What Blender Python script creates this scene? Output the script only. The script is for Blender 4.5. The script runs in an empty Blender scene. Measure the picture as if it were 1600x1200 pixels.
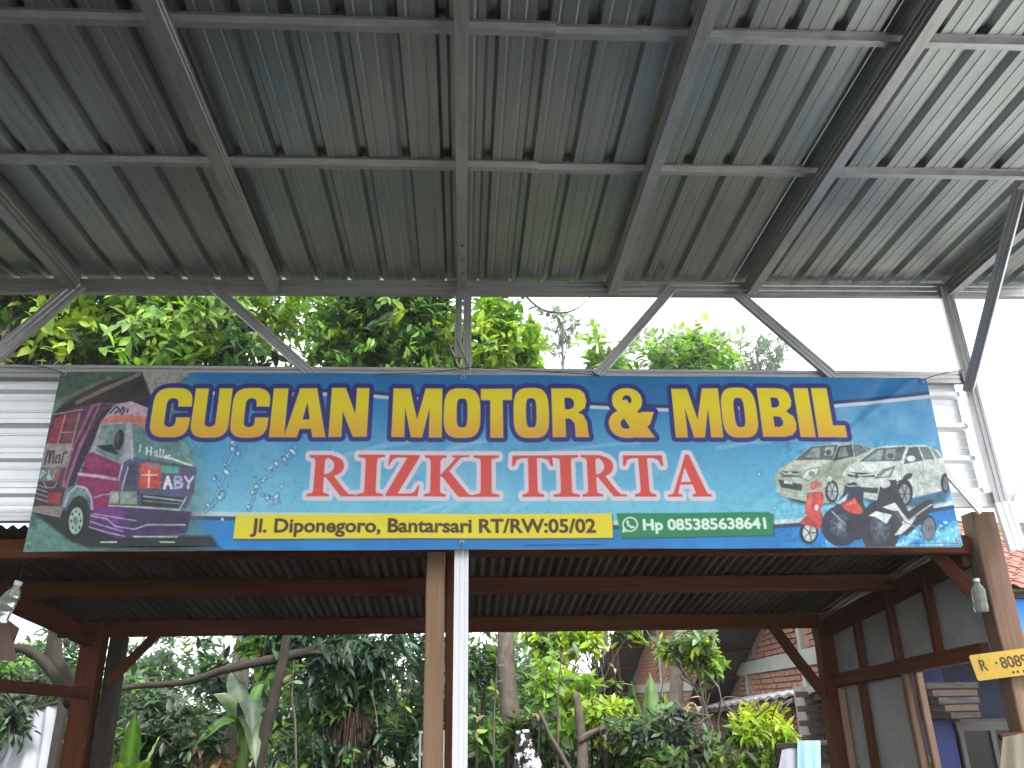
import bpy, math, random
import numpy as np
from mathutils import Vector, Matrix

# ----------------------------------------------------------------- camera, sky, sun, exposure
SC = bpy.context.scene
COL = SC.collection
FOC, PITCH, YAW, ROLL = 1250.0, .38, .0632, -.0162        # focal length in pixels of a 1600 wide frame
CAM_POS = np.array([0, 0, 1.5])
CAM_F = np.array([math.sin(YAW)*math.cos(PITCH), math.cos(YAW)*math.cos(PITCH), math.sin(PITCH)])
_r = np.array([math.cos(YAW), -math.sin(YAW), 0.]); _u = np.cross(_r, CAM_F)
CAM_R = _r*math.cos(ROLL)+_u*math.sin(ROLL); CAM_U = -_r*math.sin(ROLL)+_u*math.cos(ROLL)
cam = bpy.data.cameras.new('camera'); camo = bpy.data.objects.new('camera', cam); COL.objects.link(camo)
cam.sensor_fit = 'HORIZONTAL'; cam.sensor_width = 36; cam.lens = 36*FOC/1600; cam.clip_start = .05; cam.clip_end = 2000
camo.matrix_world = Matrix(((CAM_R[0], CAM_U[0], -CAM_F[0], CAM_POS[0]), (CAM_R[1], CAM_U[1], -CAM_F[1], CAM_POS[1]), (CAM_R[2], CAM_U[2], -CAM_F[2], CAM_POS[2]), (0, 0, 0, 1)))
SC.camera = camo

SUN_EL, SUN_AZ = 50, 158            # degrees; azimuth clockwise from +Y (the view): behind the photographer, a little right
world = bpy.data.worlds.new('World'); SC.world = world; world.use_nodes = True
wn, wl = world.node_tree.nodes, world.node_tree.links; wn.clear()
wo = wn.new('ShaderNodeOutputWorld'); bg = wn.new('ShaderNodeBackground'); sky = wn.new('ShaderNodeTexSky')
sky.sky_type = 'NISHITA'; sky.sun_disc = False; sky.sun_elevation = math.radians(SUN_EL); sky.sun_rotation = math.radians(SUN_AZ)
sky.air_density = 1.2; sky.dust_density = 4.0; sky.ozone_density = 1.0
mixw = wn.new('ShaderNodeMix'); mixw.data_type = 'RGBA'; mixw.inputs['Factor'].default_value = .82
mixw.inputs['B'].default_value = (10.2, 10.4, 10.8, 1)     # an even white overcast over the clear sky
wl.new(sky.outputs[0], mixw.inputs['A']); wl.new(mixw.outputs['Result'], bg.inputs['Color']); bg.inputs['Strength'].default_value = .1
wl.new(bg.outputs[0], wo.inputs[0])
sl_ = bpy.data.lights.new('sun', 'SUN'); sl_.energy = 1.5; sl_.angle = math.radians(12); sl_.color = (1, .97, .92)
so = bpy.data.objects.new('sun', sl_); COL.objects.link(so); so.location = (8, -6, 12)
_d = Vector((math.sin(math.radians(SUN_AZ))*math.cos(math.radians(SUN_EL)), math.cos(math.radians(SUN_AZ))*math.cos(math.radians(SUN_EL)), math.sin(math.radians(SUN_EL))))
so.rotation_euler = _d.to_track_quat('Z', 'Y').to_euler()
SC.view_settings.view_transform = 'Standard'; SC.view_settings.look = 'None'; SC.view_settings.exposure = 1.65; SC.view_settings.gamma = 1
SC.view_settings.use_curve_mapping = False
SC.cycles.use_denoising = True; SC.cycles.use_adaptive_sampling = True; SC.cycles.adaptive_threshold = .02; SC.cycles.max_bounces = 7; SC.cycles.diffuse_bounces = 3; SC.cycles.volume_bounces = 0; SC.cycles.transparent_max_bounces = 6
SC.cycles.caustics_reflective = False; SC.cycles.caustics_refractive = False; SC.cycles.sample_clamp_indirect = 6

# ----------------------------------------------------------------- helpers
def ray(x, y): return CAM_F+CAM_R*(x-800)/FOC+CAM_U*(600-y)/FOC
def at(x, y, Y):                    # point of the place seen at a photo pixel, Y metres away
    d = ray(x, y); return CAM_POS+d*(Y/d[1])
def onplane(x, y, p, n):
    d = ray(x, y); return CAM_POS+d*(np.dot(np.asarray(p)-CAM_POS, n)/np.dot(d, n))
def unit(v): v = np.asarray(v, float); return v/(np.linalg.norm(v)+1e-12)
R = random.Random(7); NR = np.random.default_rng(11)
E = lambda *v: np.array(v, float)

def tag(o, label=None, cat=None, group=None, kind=None):
    if label: o['label'] = label
    if cat: o['category'] = cat
    if group: o['group'] = group
    if kind: o['kind'] = kind
    return o
def thing(name, label, cat, loc, group=None):
    o = bpy.data.objects.new(name, None); o.location = [float(x) for x in loc]; o.empty_display_size = .2; COL.objects.link(o)
    return tag(o, label, cat, group)
WORLDLOC = {}
def base_of(o):                      # world location of a thing or part (no rotations are used on parents)
    p = Vector((0, 0, 0))
    while o is not None: p = p+o.location; o = o.parent
    return p
def mesh_data(name, verts, faces, mat, smooth=False, attr=None, mats=None, midx=None):
    me = bpy.data.meshes.new(name)
    me.from_pydata([tuple(map(float, v)) for v in verts], [], [tuple(int(i) for i in f) for f in faces])
    for m in (mats or [mat]): me.materials.append(m)
    if midx is not None: me.polygons.foreach_set('material_index', midx)
    if smooth: me.polygons.foreach_set('use_smooth', [True]*len(me.polygons))
    if attr:
        for k, (typ, arr) in attr.items():
            a = me.attributes.new(k, typ, 'POINT'); a.data.foreach_set('vector' if typ == 'FLOAT_VECTOR' else ('color' if 'COLOR' in typ else 'value'), np.asarray(arr, np.float32).ravel())
    me.update(); return me
def part(name, verts, faces, mat, parent=None, **k):
    v = np.asarray(verts, float); c = (v.min(0)+v.max(0))/2
    if parent is None: c[2] = v[:, 2].min()
    o = bpy.data.objects.new(name, mesh_data(name, v-c, faces, mat, **k)); COL.objects.link(o)
    if parent is not None: o.parent = parent; o.location = Vector(c)-base_of(parent)
    else: o.location = Vector(c)
    return o
def link_copy(src_mesh, name, loc, parent, rot=None, scale=None):
    o = bpy.data.objects.new(name, src_mesh); COL.objects.link(o); o.parent = parent
    o.location = Vector([float(x) for x in loc])-base_of(parent)
    if rot is not None: o.rotation_euler = rot
    if scale is not None: o.scale = scale
    return o

def frame(p0, p1, up=(0, 0, 1)):
    a = unit(E(*p1)-E(*p0)); up = E(*up)
    if abs(np.dot(a, up)) > .98: up = E(0, 1, 0)
    s = unit(np.cross(a, up)); t = np.cross(s, a); return a, s, t
def extrude(profile, p0, p1, s, t, nseg=1, jit=0, closed=True, rnd=None):
    p0, p1 = E(*p0), E(*p1); n = len(profile); V = []; F = []; G = []
    L = np.linalg.norm(p1-p0)
    for k in range(nseg+1):
        c = p0+(p1-p0)*k/nseg; o = (rnd or R)
        jx, jy = (o.gauss(0, jit), o.gauss(0, jit)) if jit else (0, 0)
        for (u, w) in profile:
            V.append(c+s*(u+jx)+t*(w+jy)); G.append((L*k/nseg, u, w))
    for k in range(nseg):
        for i in range(n if closed else n-1):
            j = (i+1) % n; F.append((k*n+i, k*n+j, (k+1)*n+j, (k+1)*n+i))
    if closed:
        F.append(tuple(range(n-1, -1, -1))); F.append(tuple(nseg*n+i for i in range(n)))
    return V, F, G
def timber(parent, name, p0, p1, w, d, mat, up=(0, 0, 1), jit=.0015, ch=.006):
    a, s, t = frame(p0, p1, up); w, d = w/2, d/2
    prof = [(-w+ch, -d), (w-ch, -d), (w, -d+ch), (w, d-ch), (w-ch, d), (-w+ch, d), (-w, d-ch), (-w, -d+ch)]
    L = np.linalg.norm(E(*p1)-E(*p0)); V, F, G = extrude(prof, p0, p1, s, t, max(2, int(L/.22)), jit)
    off = R.uniform(0, 50); G = np.array(G)+E(off, R.uniform(0, 9), R.uniform(0, 9))
    return part(name, V, F, mat, parent, attr={'grain': ('FLOAT_VECTOR', G)})
def thick(poly, th):                 # open polyline -> closed strip of thickness th
    p = np.array(poly, float); n = len(p); N = np.zeros_like(p)
    d = np.diff(p, axis=0); nn = np.stack([-d[:, 1], d[:, 0]], 1)/np.linalg.norm(d, axis=1)[:, None]
    N[:-1] += nn; N[1:] += nn; N /= np.linalg.norm(N, axis=1)[:, None]
    return [tuple(x) for x in p]+[tuple(x) for x in (p+N*th)[::-1]]
def channel(parent, name, p0, p1, w, fl, mat, face, lip=.012):
    # cold formed C section, the web turned towards `face`
    a = unit(E(*p1)-E(*p0)); f = E(*face); f = unit(f-a*np.dot(f, a)); s = np.cross(a, f); h = w/2
    pl = [(-h+.004, -fl-.0), (-h+.0, -fl), (-h, 0), (-h*.55, 0), (-h*.45, -.004), (-h*.3, -.004), (-h*.2, 0), (h*.2, 0), (h*.3, -.004), (h*.45, -.004), (h*.55, 0), (h, 0), (h, -fl), (h-lip, -fl)]
    pl[0] = (-h+lip, -fl)
    V, F, G = extrude(thick(pl, -.0016), p0, p1, s, f, 1)
    return part(name, V, F, mat, parent, attr={'grain': ('FLOAT_VECTOR', G)})
def boxv(lo, hi):
    (x0, y0, z0), (x1, y1, z1) = lo, hi
    return [(x0, y0, z0), (x1, y0, z0), (x1, y1, z0), (x0, y1, z0), (x0, y0, z1), (x1, y0, z1), (x1, y1, z1), (x0, y1, z1)], [(0, 3, 2, 1), (4, 5, 6, 7), (0, 1, 5, 4), (1, 2, 6, 5), (2, 3, 7, 6), (3, 0, 4, 7)]
def slab(parent, name, corners, th, mat, nrm=None, **k):     # quad panel with thickness
    c = np.array(corners, float); n = unit(np.cross(c[1]-c[0], c[3]-c[0])) if nrm is None else unit(nrm)
    V = list(c)+list(c+n*th); F = [(3, 2, 1, 0), (4, 5, 6, 7), (0, 1, 5, 4), (1, 2, 6, 5), (2, 3, 7, 6), (3, 0, 4, 7)]
    return part(name, V, F, mat, parent, **k)
def tube(path, radii, nside=8, jit=0):
    P = np.array(path, float); V = []; F = []; G = []; L = 0
    for k in range(len(P)):
        a = unit(P[min(k+1, len(P)-1)]-P[max(k-1, 0)]); h = E(0, 0, 1) if abs(a[2]) < .9 else E(1, 0, 0)
        s = unit(np.cross(a, h)); t = np.cross(s, a); r = radii[k] if hasattr(radii, '__len__') else radii
        if k: L += np.linalg.norm(P[k]-P[k-1])
        for i in range(nside):
            q = 2*math.pi*i/nside; rr = r*(1+R.gauss(0, jit)) if jit else r
            V.append(P[k]+s*math.cos(q)*rr+t*math.sin(q)*rr); G.append((L, math.cos(q)*r, math.sin(q)*r))
    for k in range(len(P)-1):
        for i in range(nside):
            j = (i+1) % nside; F.append((k*nside+i, k*nside+j, (k+1)*nside+j, (k+1)*nside+i))
    F.append(tuple(range(nside-1, -1, -1))); F.append(tuple((len(P)-1)*nside+i for i in range(nside)))
    return V, F, G
def smooth_path(pts, n=4):
    P = [E(*p) for p in pts]; P = [2*P[0]-P[1]]+P+[2*P[-1]-P[-2]]; out = []
    for i in range(1, len(P)-2):
        for k in range(n):
            t = k/n; a, b, c, d = P[i-1], P[i], P[i+1], P[i+2]
            out.append(.5*((2*b)+(-a+c)*t+(2*a-5*b+4*c-d)*t*t+(-a+3*b-3*c+d)*t**3))
    out.append(P[-2]); return out
def join(items):
    V = []; F = []; G = []
    for v, f, g in items:
        o = len(V); V += list(v); F += [tuple(i+o for i in q) for q in f]; G += list(g)
    return V, F, G

# ----------------------------------------------------------------- materials
def mat(name, base, rough=.6, metal=0.0, noise=None, bump=0.0, attr=None, bscale=40, spec=.5, coat=0):
    """noise = (scale vector, colour 2, contrast lo, hi) mixed over the base; attr = coordinate attribute or None for object space"""
    m = bpy.data.materials.new(name); m.use_nodes = True; N, L = m.node_tree.nodes, m.node_tree.links
    b = N['Principled BSDF']; b.inputs['Roughness'].default_value = rough; b.inputs['Metallic'].default_value = metal; b.inputs['Specular IOR Level'].default_value = spec
    if attr: co = N.new('ShaderNodeAttribute'); co.attribute_name = attr; out = co.outputs['Vector']
    else: co = N.new('ShaderNodeTexCoord'); out = co.outputs['Object']
    col = None
    for k, nz in enumerate(noise or []):
        sc, c2, lo, hi = nz
        mp = N.new('ShaderNodeMapping'); mp.inputs['Scale'].default_value = sc; mp.inputs['Location'].default_value = (k*3.7, k*1.3, 0); L.new(out, mp.inputs[0])
        t = N.new('ShaderNodeTexNoise'); t.inputs['Scale'].default_value = 1; t.inputs['Detail'].default_value = 6; t.inputs['Roughness'].default_value = .62; L.new(mp.outputs[0], t.inputs[0])
        r = N.new('ShaderNodeMapRange'); r.inputs[1].default_value = lo; r.inputs[2].default_value = hi; L.new(t.outputs['Fac'], r.inputs[0])
        x = N.new('ShaderNodeMix'); x.data_type = 'RGBA'; L.new(r.outputs[0], x.inputs['Factor']); x.inputs['B'].default_value = (*c2, 1)
        if col is None: x.inputs['A'].default_value = (*base, 1)
        else: L.new(col, x.inputs['A'])
        col = x.outputs['Result']
    if col is None: b.inputs['Base Color'].default_value = (*base, 1)
    else: L.new(col, b.inputs['Base Color'])
    if bump:
        t = N.new('ShaderNodeTexNoise'); t.inputs['Scale'].default_value = bscale; t.inputs['Detail'].default_value = 5; L.new(out, t.inputs[0])
        bp = N.new('ShaderNodeBump'); bp.inputs['Strength'].default_value = bump; bp.inputs['Distance'].default_value = .01; L.new(t.outputs['Fac'], bp.inputs['Height']); L.new(bp.outputs[0], b.inputs['Normal'])
    return m
def leaf_mat(name, trans=.35, rough=.42, var=True):
    m = bpy.data.materials.new(name); m.use_nodes = True; N, L = m.node_tree.nodes, m.node_tree.links
    b = N['Principled BSDF']; a = N.new('ShaderNodeAttribute'); a.attribute_name = 'tint'
    L.new(a.outputs['Color'], b.inputs['Base Color']); b.inputs['Roughness'].default_value = rough; b.inputs['Specular IOR Level'].default_value = .45
    tr = N.new('ShaderNodeBsdfTranslucent'); hs = N.new('ShaderNodeHueSaturation'); hs.inputs['Value'].default_value = 1.7; hs.inputs['Hue'].default_value = .485; hs.inputs['Saturation'].default_value = 1.1
    L.new(a.outputs['Color'], hs.inputs['Color']); L.new(hs.outputs[0], tr.inputs[0])
    mx = N.new('ShaderNodeMixShader'); mx.inputs[0].default_value = trans; L.new(b.outputs[0], mx.inputs[1]); L.new(tr.outputs[0], mx.inputs[2]); L.new(mx.outputs[0], N['Material Output'].inputs[0])
    return m
M = {}
M['roof_metal'] = mat('roof_metal', (.35, .375, .365), .36, .95, [((3, 1.2, 3), (.26, .285, .28), .35, .75), ((60, 2, 60), (.42, .43, .43), .5, .9)], .03, None, 8)
M['steel'] = mat('galvanised_steel', (.42, .42, .425), .4, .8, [((4, 20, 20), (.3, .3, .3), .45, .8), ((30, 60, 60), (.5, .5, .51), .5, .85)], .03, 'grain', 30)
M['cladding'] = mat('cladding_metal', (.84, .86, .88), .36, .4, [((1.5, 9, 9), (.74, .76, .79), .4, .8)], .02, None, 6)
M['white_steel'] = mat('white_steel', (.88, .9, .92), .4, .0, [((2, 40, 40), (.78, .8, .83), .6, .95)], .02, 'grain', 20)
M['wood'] = mat('brown_timber', (.125, .042, .02), .8, 0, [((2.2, 55, 55), (.06, .022, .011), .35, .75), ((.8, 9, 9), (.16, .07, .038), .5, .85)], .25, 'grain', 60, spec=.15)
M['wood_pale'] = mat('pale_timber', (.36, .235, .15), .75, 0, [((2, 60, 60), (.28, .17, .1), .4, .8), ((1, 8, 8), (.42, .285, .19), .5, .85)], .2, 'grain', 60, spec=.2)
M['wood_mid'] = mat('grey_brown_timber', (.2, .13, .09), .78, 0, [((2, 45, 45), (.13, .078, .05), .4, .75), ((1.2, 7, 7), (.26, .18, .13), .5, .8), ((.5, 3, 3), (.12, .075, .05), .58, .8)], .35, 'grain', 70, spec=.2)
M['zinc'] = mat('weathered_zinc', (.13, .112, .1), .75, .1, [((2, 1, 2), (.06, .046, .04), .35, .7), ((14, 3, 14), (.15, .13, .118), .5, .85)], .06, None, 20, spec=.2)
M['board'] = mat('grey_board', (.32, .315, .30), .85, 0, [((3, 3, 3), (.24, .235, .22), .35, .75), ((18, 18, 18), (.38, .375, .36), .5, .85)], .08, None, 30)
M['ground'] = mat('earth_ground', (.10, .09, .055), .9, 0, [((.35, .35, .35), (.06, .075, .03), .4, .7), ((4, 4, 4), (.14, .12, .08), .5, .8)], .3, None, 6)
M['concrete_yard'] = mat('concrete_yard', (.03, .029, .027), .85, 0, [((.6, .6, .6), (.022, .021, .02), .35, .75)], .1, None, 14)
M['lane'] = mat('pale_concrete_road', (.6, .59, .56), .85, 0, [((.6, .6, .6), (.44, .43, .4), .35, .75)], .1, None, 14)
M['brick'] = mat('red_brick', (.36, .16, .105), .88, 0, [((9, 9, 9), (.25, .105, .075), .35, .75)], .2, None, 60)
M['mortar'] = mat('mortar', (.30, .255, .22), .92, 0, [((3, 3, 3), (.22, .19, .17), .35, .75)], .2, None, 40)
M['concrete'] = mat('concrete', (.40, .39, .365), .9, 0, [((4, 4, 4), (.29, .28, .26), .35, .75)], .15, None, 30)
M['tile'] = mat('clay_tile', (.38, .175, .13), .8, 0, [((6, 6, 6), (.25, .11, .09), .35, .75), ((2, 2, 2), (.46, .27, .22), .5, .85)], .1, None, 40)
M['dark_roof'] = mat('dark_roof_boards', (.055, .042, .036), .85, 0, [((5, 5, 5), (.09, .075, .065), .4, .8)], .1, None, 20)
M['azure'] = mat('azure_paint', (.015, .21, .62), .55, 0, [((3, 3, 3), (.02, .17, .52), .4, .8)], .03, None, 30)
M['blue'] = mat('blue_paint', (.0022, .010, .055), .6, 0, [((3, 3, 3), (.0016, .007, .04), .4, .8)], .03, None, 30)  # porch wall: shade under the eave is put into this darkened blue
M['bark'] = mat('bark', (.14, .12, .095), .9, 0, [((10, 30, 30), (.07, .055, .045), .35, .7), ((3, 5, 5), (.21, .19, .15), .5, .8)], .5, 'grain', 40)
M['bark_dark'] = mat('dark_bark', (.05, .04, .03), .9, 0, [((10, 30, 30), (.025, .02, .016), .35, .7)], .5, 'grain', 40)
M['leaf'] = leaf_mat('leaf'); M['leaf_thin'] = leaf_mat('thin_leaf', .5, .5)
M['glass'] = mat('window_glass', (.02, .022, .025), .12, 0)
M['frame_paint'] = mat('window_frame_paint', (.13, .12, .12), .6, 0, [((8, 8, 8), (.09, .085, .085), .4, .8)])
M['white_cloth'] = mat('white_cloth', (.56, .59, .66), .9, 0, [((5, 5, 5), (.42, .45, .52), .4, .8)], .1, None, 60)
M['blue_towel'] = mat('blue_towel', (.32, .56, .66), .95, 0, [((14, 14, 3), (.52, .70, .74), .45, .75), ((50, 50, 6), (.18, .4, .52), .55, .8)], .3, None, 90)
M['cream_cloth'] = mat('cream_cloth', (.24, .215, .16), .9, 0, [((5, 5, 5), (.16, .145, .11), .4, .8)], .2, None, 50)
M['patterned'] = mat('patterned_cloth', (.015, .015, .018), .85, 0, [((13, 13, 13), (.8, .8, .82), .5, .53)], .1, None, 50)
M['plate_yellow'] = mat('plate_yellow', (.5, .33, .03), .5, 0, [((8, 8, 8), (.38, .25, .025), .45, .8)])
M['plate_ink'] = mat('plate_ink', (.06, .035, .012), .6)
M['white_plastic'] = mat('white_plastic', (.72, .72, .74), .5)
M['cardboard'] = mat('cardboard', (.20, .13, .10), .9, 0, [((6, 6, 6), (.14, .09, .07), .4, .8)], .1, None, 40)
M['grey_board2'] = mat('dusty_sheet', (.10, .088, .078), .9, 0, [((4, 20, 40), (.19, .165, .14), .45, .7)], .1, None, 40)
M['cord'] = mat('cord', (.03, .05, .035), .8)
M['rope_grey'] = mat('grey_wire', (.06, .055, .05), .7)
m = bpy.data.materials.new('bottle_plastic'); m.use_nodes = True; b = m.node_tree.nodes['Principled BSDF']
b.inputs['Base Color'].default_value = (.78, .84, .8, 1); b.inputs['Roughness'].default_value = .12; b.inputs['Transmission Weight'].default_value = .8; b.inputs['IOR'].default_value = 1.33; M['bottle'] = m
M['cap'] = mat('bottle_cap', (.62, .68, .66), .5)
# ----------------------------------------------------------------- ground
def ground_sheet():
    n = 60; V = []; F = []
    xs = np.sign(np.linspace(-1, 1, n))*np.abs(np.linspace(-1, 1, n))**2.2*160; ys = -40+np.linspace(0, 1, n)**1.8*300
    for y in ys:
        for x in xs: V.append((x, y, (0 if y < 12 else min(.25*math.sin(x*.21)+.3*math.sin(y*.13), .6)*min(1, (y-12)/10))-.006*(y < 12)))
    for j in range(n-1):
        for i in range(n-1): F.append((j*n+i, j*n+i+1, (j+1)*n+i+1, (j+1)*n+i))
    o = part('ground', V, F, M['ground'], smooth=True); tag(o, kind='structure')
ground_sheet()
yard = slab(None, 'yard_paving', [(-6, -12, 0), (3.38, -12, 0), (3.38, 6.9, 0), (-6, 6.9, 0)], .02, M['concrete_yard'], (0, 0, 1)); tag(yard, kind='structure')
bounce_lane = slab(None, 'road', [(3.4, -30, .004), (8.5, -30, .004), (8.5, 9.1, .004), (3.4, 9.1, .004)], .03, M['lane'], (0, 0, 1)); tag(bounce_lane, kind='structure')  # unseen pale strip, added and sized to bounce light onto the roof underside

# ----------------------------------------------------------------- steel canopy
ROOF_Y0, ROOF_Y1 = 1.2, 4.47
TLT = .0105
def zs(x, y): return 3.957+TLT*x+.02*(4.36-y)            # underside of the roof sheets
canopy = thing('steel_canopy', 'open canopy of ribbed grey metal sheets on a light steel frame overhead', 'canopy', (0, 4.36, 0))
def rib_profile(u0, u1, pitch=.2):
    pts = []; k = math.floor(u0/pitch)-1
    while k*pitch < u1+pitch:
        b = k*pitch
        for du, h in ((.0, 0), (.026, 0), (.030, .0022), (.038, .0022), (.042, 0), (.071, 0), (.086, .033), (.114, .033), (.129, 0), (.158, 0), (.162, .0022), (.170, .0022), (.174, 0)):
            pts.append((b+du, h))
        k += 1
    return [p for p in pts if u0-1e-6 <= p[0] <= u1+1e-6]
x = -4.3; k = 0
while x < 3.5:
    pr = rib_profile(x, x+1.02); nseg = 8; V = []; F = []; n = len(pr)
    for j in range(nseg+1):
        y = ROOF_Y0+(ROOF_Y1-ROOF_Y0)*j/nseg
        for (u, h) in pr: V.append((u, y, zs(u, y)+h+.0012*(k % 2)))
    for j in range(nseg):
        for i in range(n-1): F.append((j*n+i, j*n+i+1, (j+1)*n+i+1, (j+1)*n+i))
    m_ = len(V); V += [(a, b_, c+.0006) for a, b_, c in V]; F += [tuple(q+m_ for q in f[::-1]) for f in F]
    part('roof_sheet', V, F, M['roof_metal'], canopy); x += 1.0; k += 1
CZ = lambda x: 3.838+TLT*x
channel(canopy, 'top_chord', (-4.3, 4.36, CZ(-4.3)+.046), (3.75, 4.36, CZ(3.75)+.046), .092, .04, M['steel'], (0, -1, 0))
for yp in (3.27, 2.42, 1.55):        # hat battens across the rafters
    prof = [(-.034, 0), (-.022, 0), (-.016, -.03), (.016, -.03), (.022, 0), (.034, 0)]
    for x0, x1, dy in ((-4.3, .35, 0), (.3, 3.7, .012)):
        p0 = (x0, yp+dy, zs(x0, yp)-.001); p1 = (x1, yp+dy, zs(x1, yp)-.001)
        V, F, G = extrude(thick(prof, .0014), p0, p1, E(0, 1, 0), E(0, 0, 1)); part('batten', V, F, M['steel'], canopy, attr={'grain': ('FLOAT_VECTOR', G)})
RAFT = (-4.25, -3.4, -2.324, -1.157, -.023, .907, 1.786, 3.088)
for xr in RAFT:
    face = (1, 0, 0) if xr < -.1 else (-1, 0, 0)
    h = .09; z0, z1 = zs(xr, 1.25)-.033-h/2, zs(xr, 4.33)-.033-h/2
    o1 = .028*face[0]
    channel(canopy, 'rafter', (xr+o1, 1.25, z0), (xr+o1, 4.335, z1), h, .056, M['steel'], face, .014)
    if xr > -3:                           # end bracket folded over the chord
        V, F = boxv((xr-.034, 4.326, CZ(xr)-.012), (xr+.034, 4.3345, CZ(xr)+.1)); part('bracket', V, F, M['steel'], canopy, attr={'grain': ('FLOAT_VECTOR', np.array(V))})
# truss below the chord, carrying the cladding
channel(canopy, 'bottom_chord', (-3.3, 4.36, 3.304), (3.04, 4.36, 3.312), .075, .035, M['steel'], (0, -1, 0))
def web(px0, px1, w, y=4.316, fl=.03):
    p0, p1 = at(*px0, y), at(*px1, y); d = unit(p1-p0)*.03
    channel(canopy, 'diagonal', p0-d, p1+d, w, fl, M['steel'], (0, -1, 0), .008)
web((333, 447), (486, 583), .058); web((118, 447), (-6, 552), .085); web((1048, 452), (938, 580), .056); web((1158, 462), (1300, 584), .062)
channel(canopy, 'upright', (.012, 4.316, 3.27), (.012, 4.316, 3.84), .05, .03, M['steel'], (0, -1, 0)); channel(canopy, 'upright', (-.043, 4.306, 3.39), (-.04, 4.306, 3.87), .04, .03, M['steel'], (0, -1, 0))
channel(canopy, 'splice', (-.01, 3.75, 3.85), (-.035, 4.3, 3.835), .036, .012, M['steel'], (0, 0, -1), .004)
for yy in (3.8, 3.95, 4.1, 4.25):
    V, F, G = tube([(-.02, yy, 3.838), (-.02, yy, 3.829)], .005, 6); part('screw', V, F, M['rope_grey'], canopy)
# columns
channel(canopy, 'column', (-.012, 4.36, .02), (-.012, 4.36, 3.30), .076, .045, M['white_steel'], (0, -1, 0))
for xr in (-2.9, 3.1): channel(canopy, 'column', (xr, 1.4, .02), (xr, 1.4, zs(xr, 1.4)-.12), .09, .06, M['steel'], (0, -1, 0))
channel(canopy, 'column', (-2.92, 4.36, .02), (-2.92, 4.36, 3.84), .076, .045, M['steel'], (0, -1, 0))
channel(canopy, 'column', (3.075, 4.335, 2.48), (3.05, 4.335, 3.93), .07, .05, M['steel'], (-.35, -1, 0))
channel(canopy, 'column_foot', (3.098, 4.325, 2.255), (3.076, 4.325, 2.53), .086, .05, M['white_steel'], (-.3, -1, 0))
channel(canopy, 'knee_brace', at(1592, 296, 3.24), (3.0, 4.30, 3.19), .055, .035, M['steel'], (-.6, -.8, 0))
channel(canopy, 'rail', (2.2, 4.385, 2.553), (3.9, 4.385, 2.56), .085, .035, M['white_steel'], (0, -1, 0))
channel(canopy, 'rail', (-3.3, 4.385, 2.475), (2.19, 4.385, 2.49), .06, .035, M['white_steel'], (0, -1, 0))
channel(canopy, 'stay', at(1478, 735, 4.33), at(1535, 800, 4.33), .04, .02, M['white_steel'], (0, -1, 0), .004)
channel(canopy, 'stay', at(1608, 740, 4.33), at(1585, 800, 4.33), .05, .02, M['white_steel'], (0, -1, 0), .004)
# horizontal ribbed cladding behind the banner
for x0, x1, z0, z1, dy in ((-3.3, .1, 2.99, 3.36, 0), (-3.3, .1, 2.435, 3.05, .012), (.0, 3.015, 2.99, 3.345, .003), (.0, 3.03, 2.50, 3.05, .015)):
    pr = rib_profile(z0+.085, z1+.085); pr = [(u-.085, h) for u, h in pr]; V = []; F = []; n = len(pr); ns = 8
    for j in range(ns+1):
        X = x0+(x1-x0)*j/ns
        for (u, h) in pr: V.append((X, 4.425+dy-h+.004*math.sin(X*2.3+u*9), u))
    for j in range(ns):
        for i in range(n-1): F.append((j*n+i, j*n+i+1, (j+1)*n+i+1, (j+1)*n+i))
    m_ = len(V); V += [(a, b_+.0007, c) for a, b_, c in V]; F += [tuple(q+m_ for q in f[::-1]) for f in F]
    part('cladding_sheet', V, F, M['cladding'], canopy)

# ----------------------------------------------------------------- timber shed behind
shed = thing('timber_shed', 'open brown timber shed with corrugated lean-to roof below the banner', 'shed', (0, 5.4, 0))
def zz(y): return 2.128+.17*(6.3-y)
def wx(y): return 3.045-.135*(y-4.6)                      # right wall line
x = -3.0; k = 0
while x < 3.0:
    w = .82; n = 28*4; V = []; F = []; ny = 8; x1 = min(x+w, 3.13); ya_ = 4.67 if x1 > 3.0 else 4.5
    us = np.linspace(x, x1, n+1)
    for j in range(ny+1):
        y = ya_+(6.62-ya_)*j/ny
        for u in us: V.append((u, y, zz(y)+.011*math.sin(u/.062*2*math.pi)+.002*(k % 2)+.004*math.sin(u*3+y*2)))
    for j in range(ny):
        for i in range(n): F.append((j*(n+1)+i, j*(n+1)+i+1, (j+1)*(n+1)+i+1, (j+1)*(n+1)+i))
    m_ = len(V); V += [(a, b_, c+.001) for a, b_, c in V]; F += [tuple(q+m_ for q in f[::-1]) for f in F]
    part('roof_sheet', V, F, M['zinc'], shed, smooth=True); x += .76; k += 1
W, WP, WM = M['wood'], M['wood_pale'], M['wood_mid']
timber(shed, 'beam', (-2.95, 6.3, zz(6.3)-.075), (2.9, 6.3, zz(6.3)-.062), .07, .115, W)
timber(shed, 'beam', (-3.0, 5.35, zz(5.35)-.075), (2.98, 5.35, zz(5.35)-.07), .07, .105, W)
timber(shed, 'beam', (-3.0, 4.64, zz(4.62)-.075), (3.0, 4.64, zz(4.62)-.07), .07, .11, W)
for xl in (-2.79,): timber(shed, 'rake_beam', (xl-.12, 4.5, zz(4.5)-.15), (xl+.1, 6.42, zz(6.42)-.15), .08, .11, W)
timber(shed, 'rake_beam', (wx(4.68)-.03, 4.68, zz(4.68)-.12), (wx(6.42)-.03, 6.42, zz(6.42)-.13), .06, .13, W)
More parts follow.
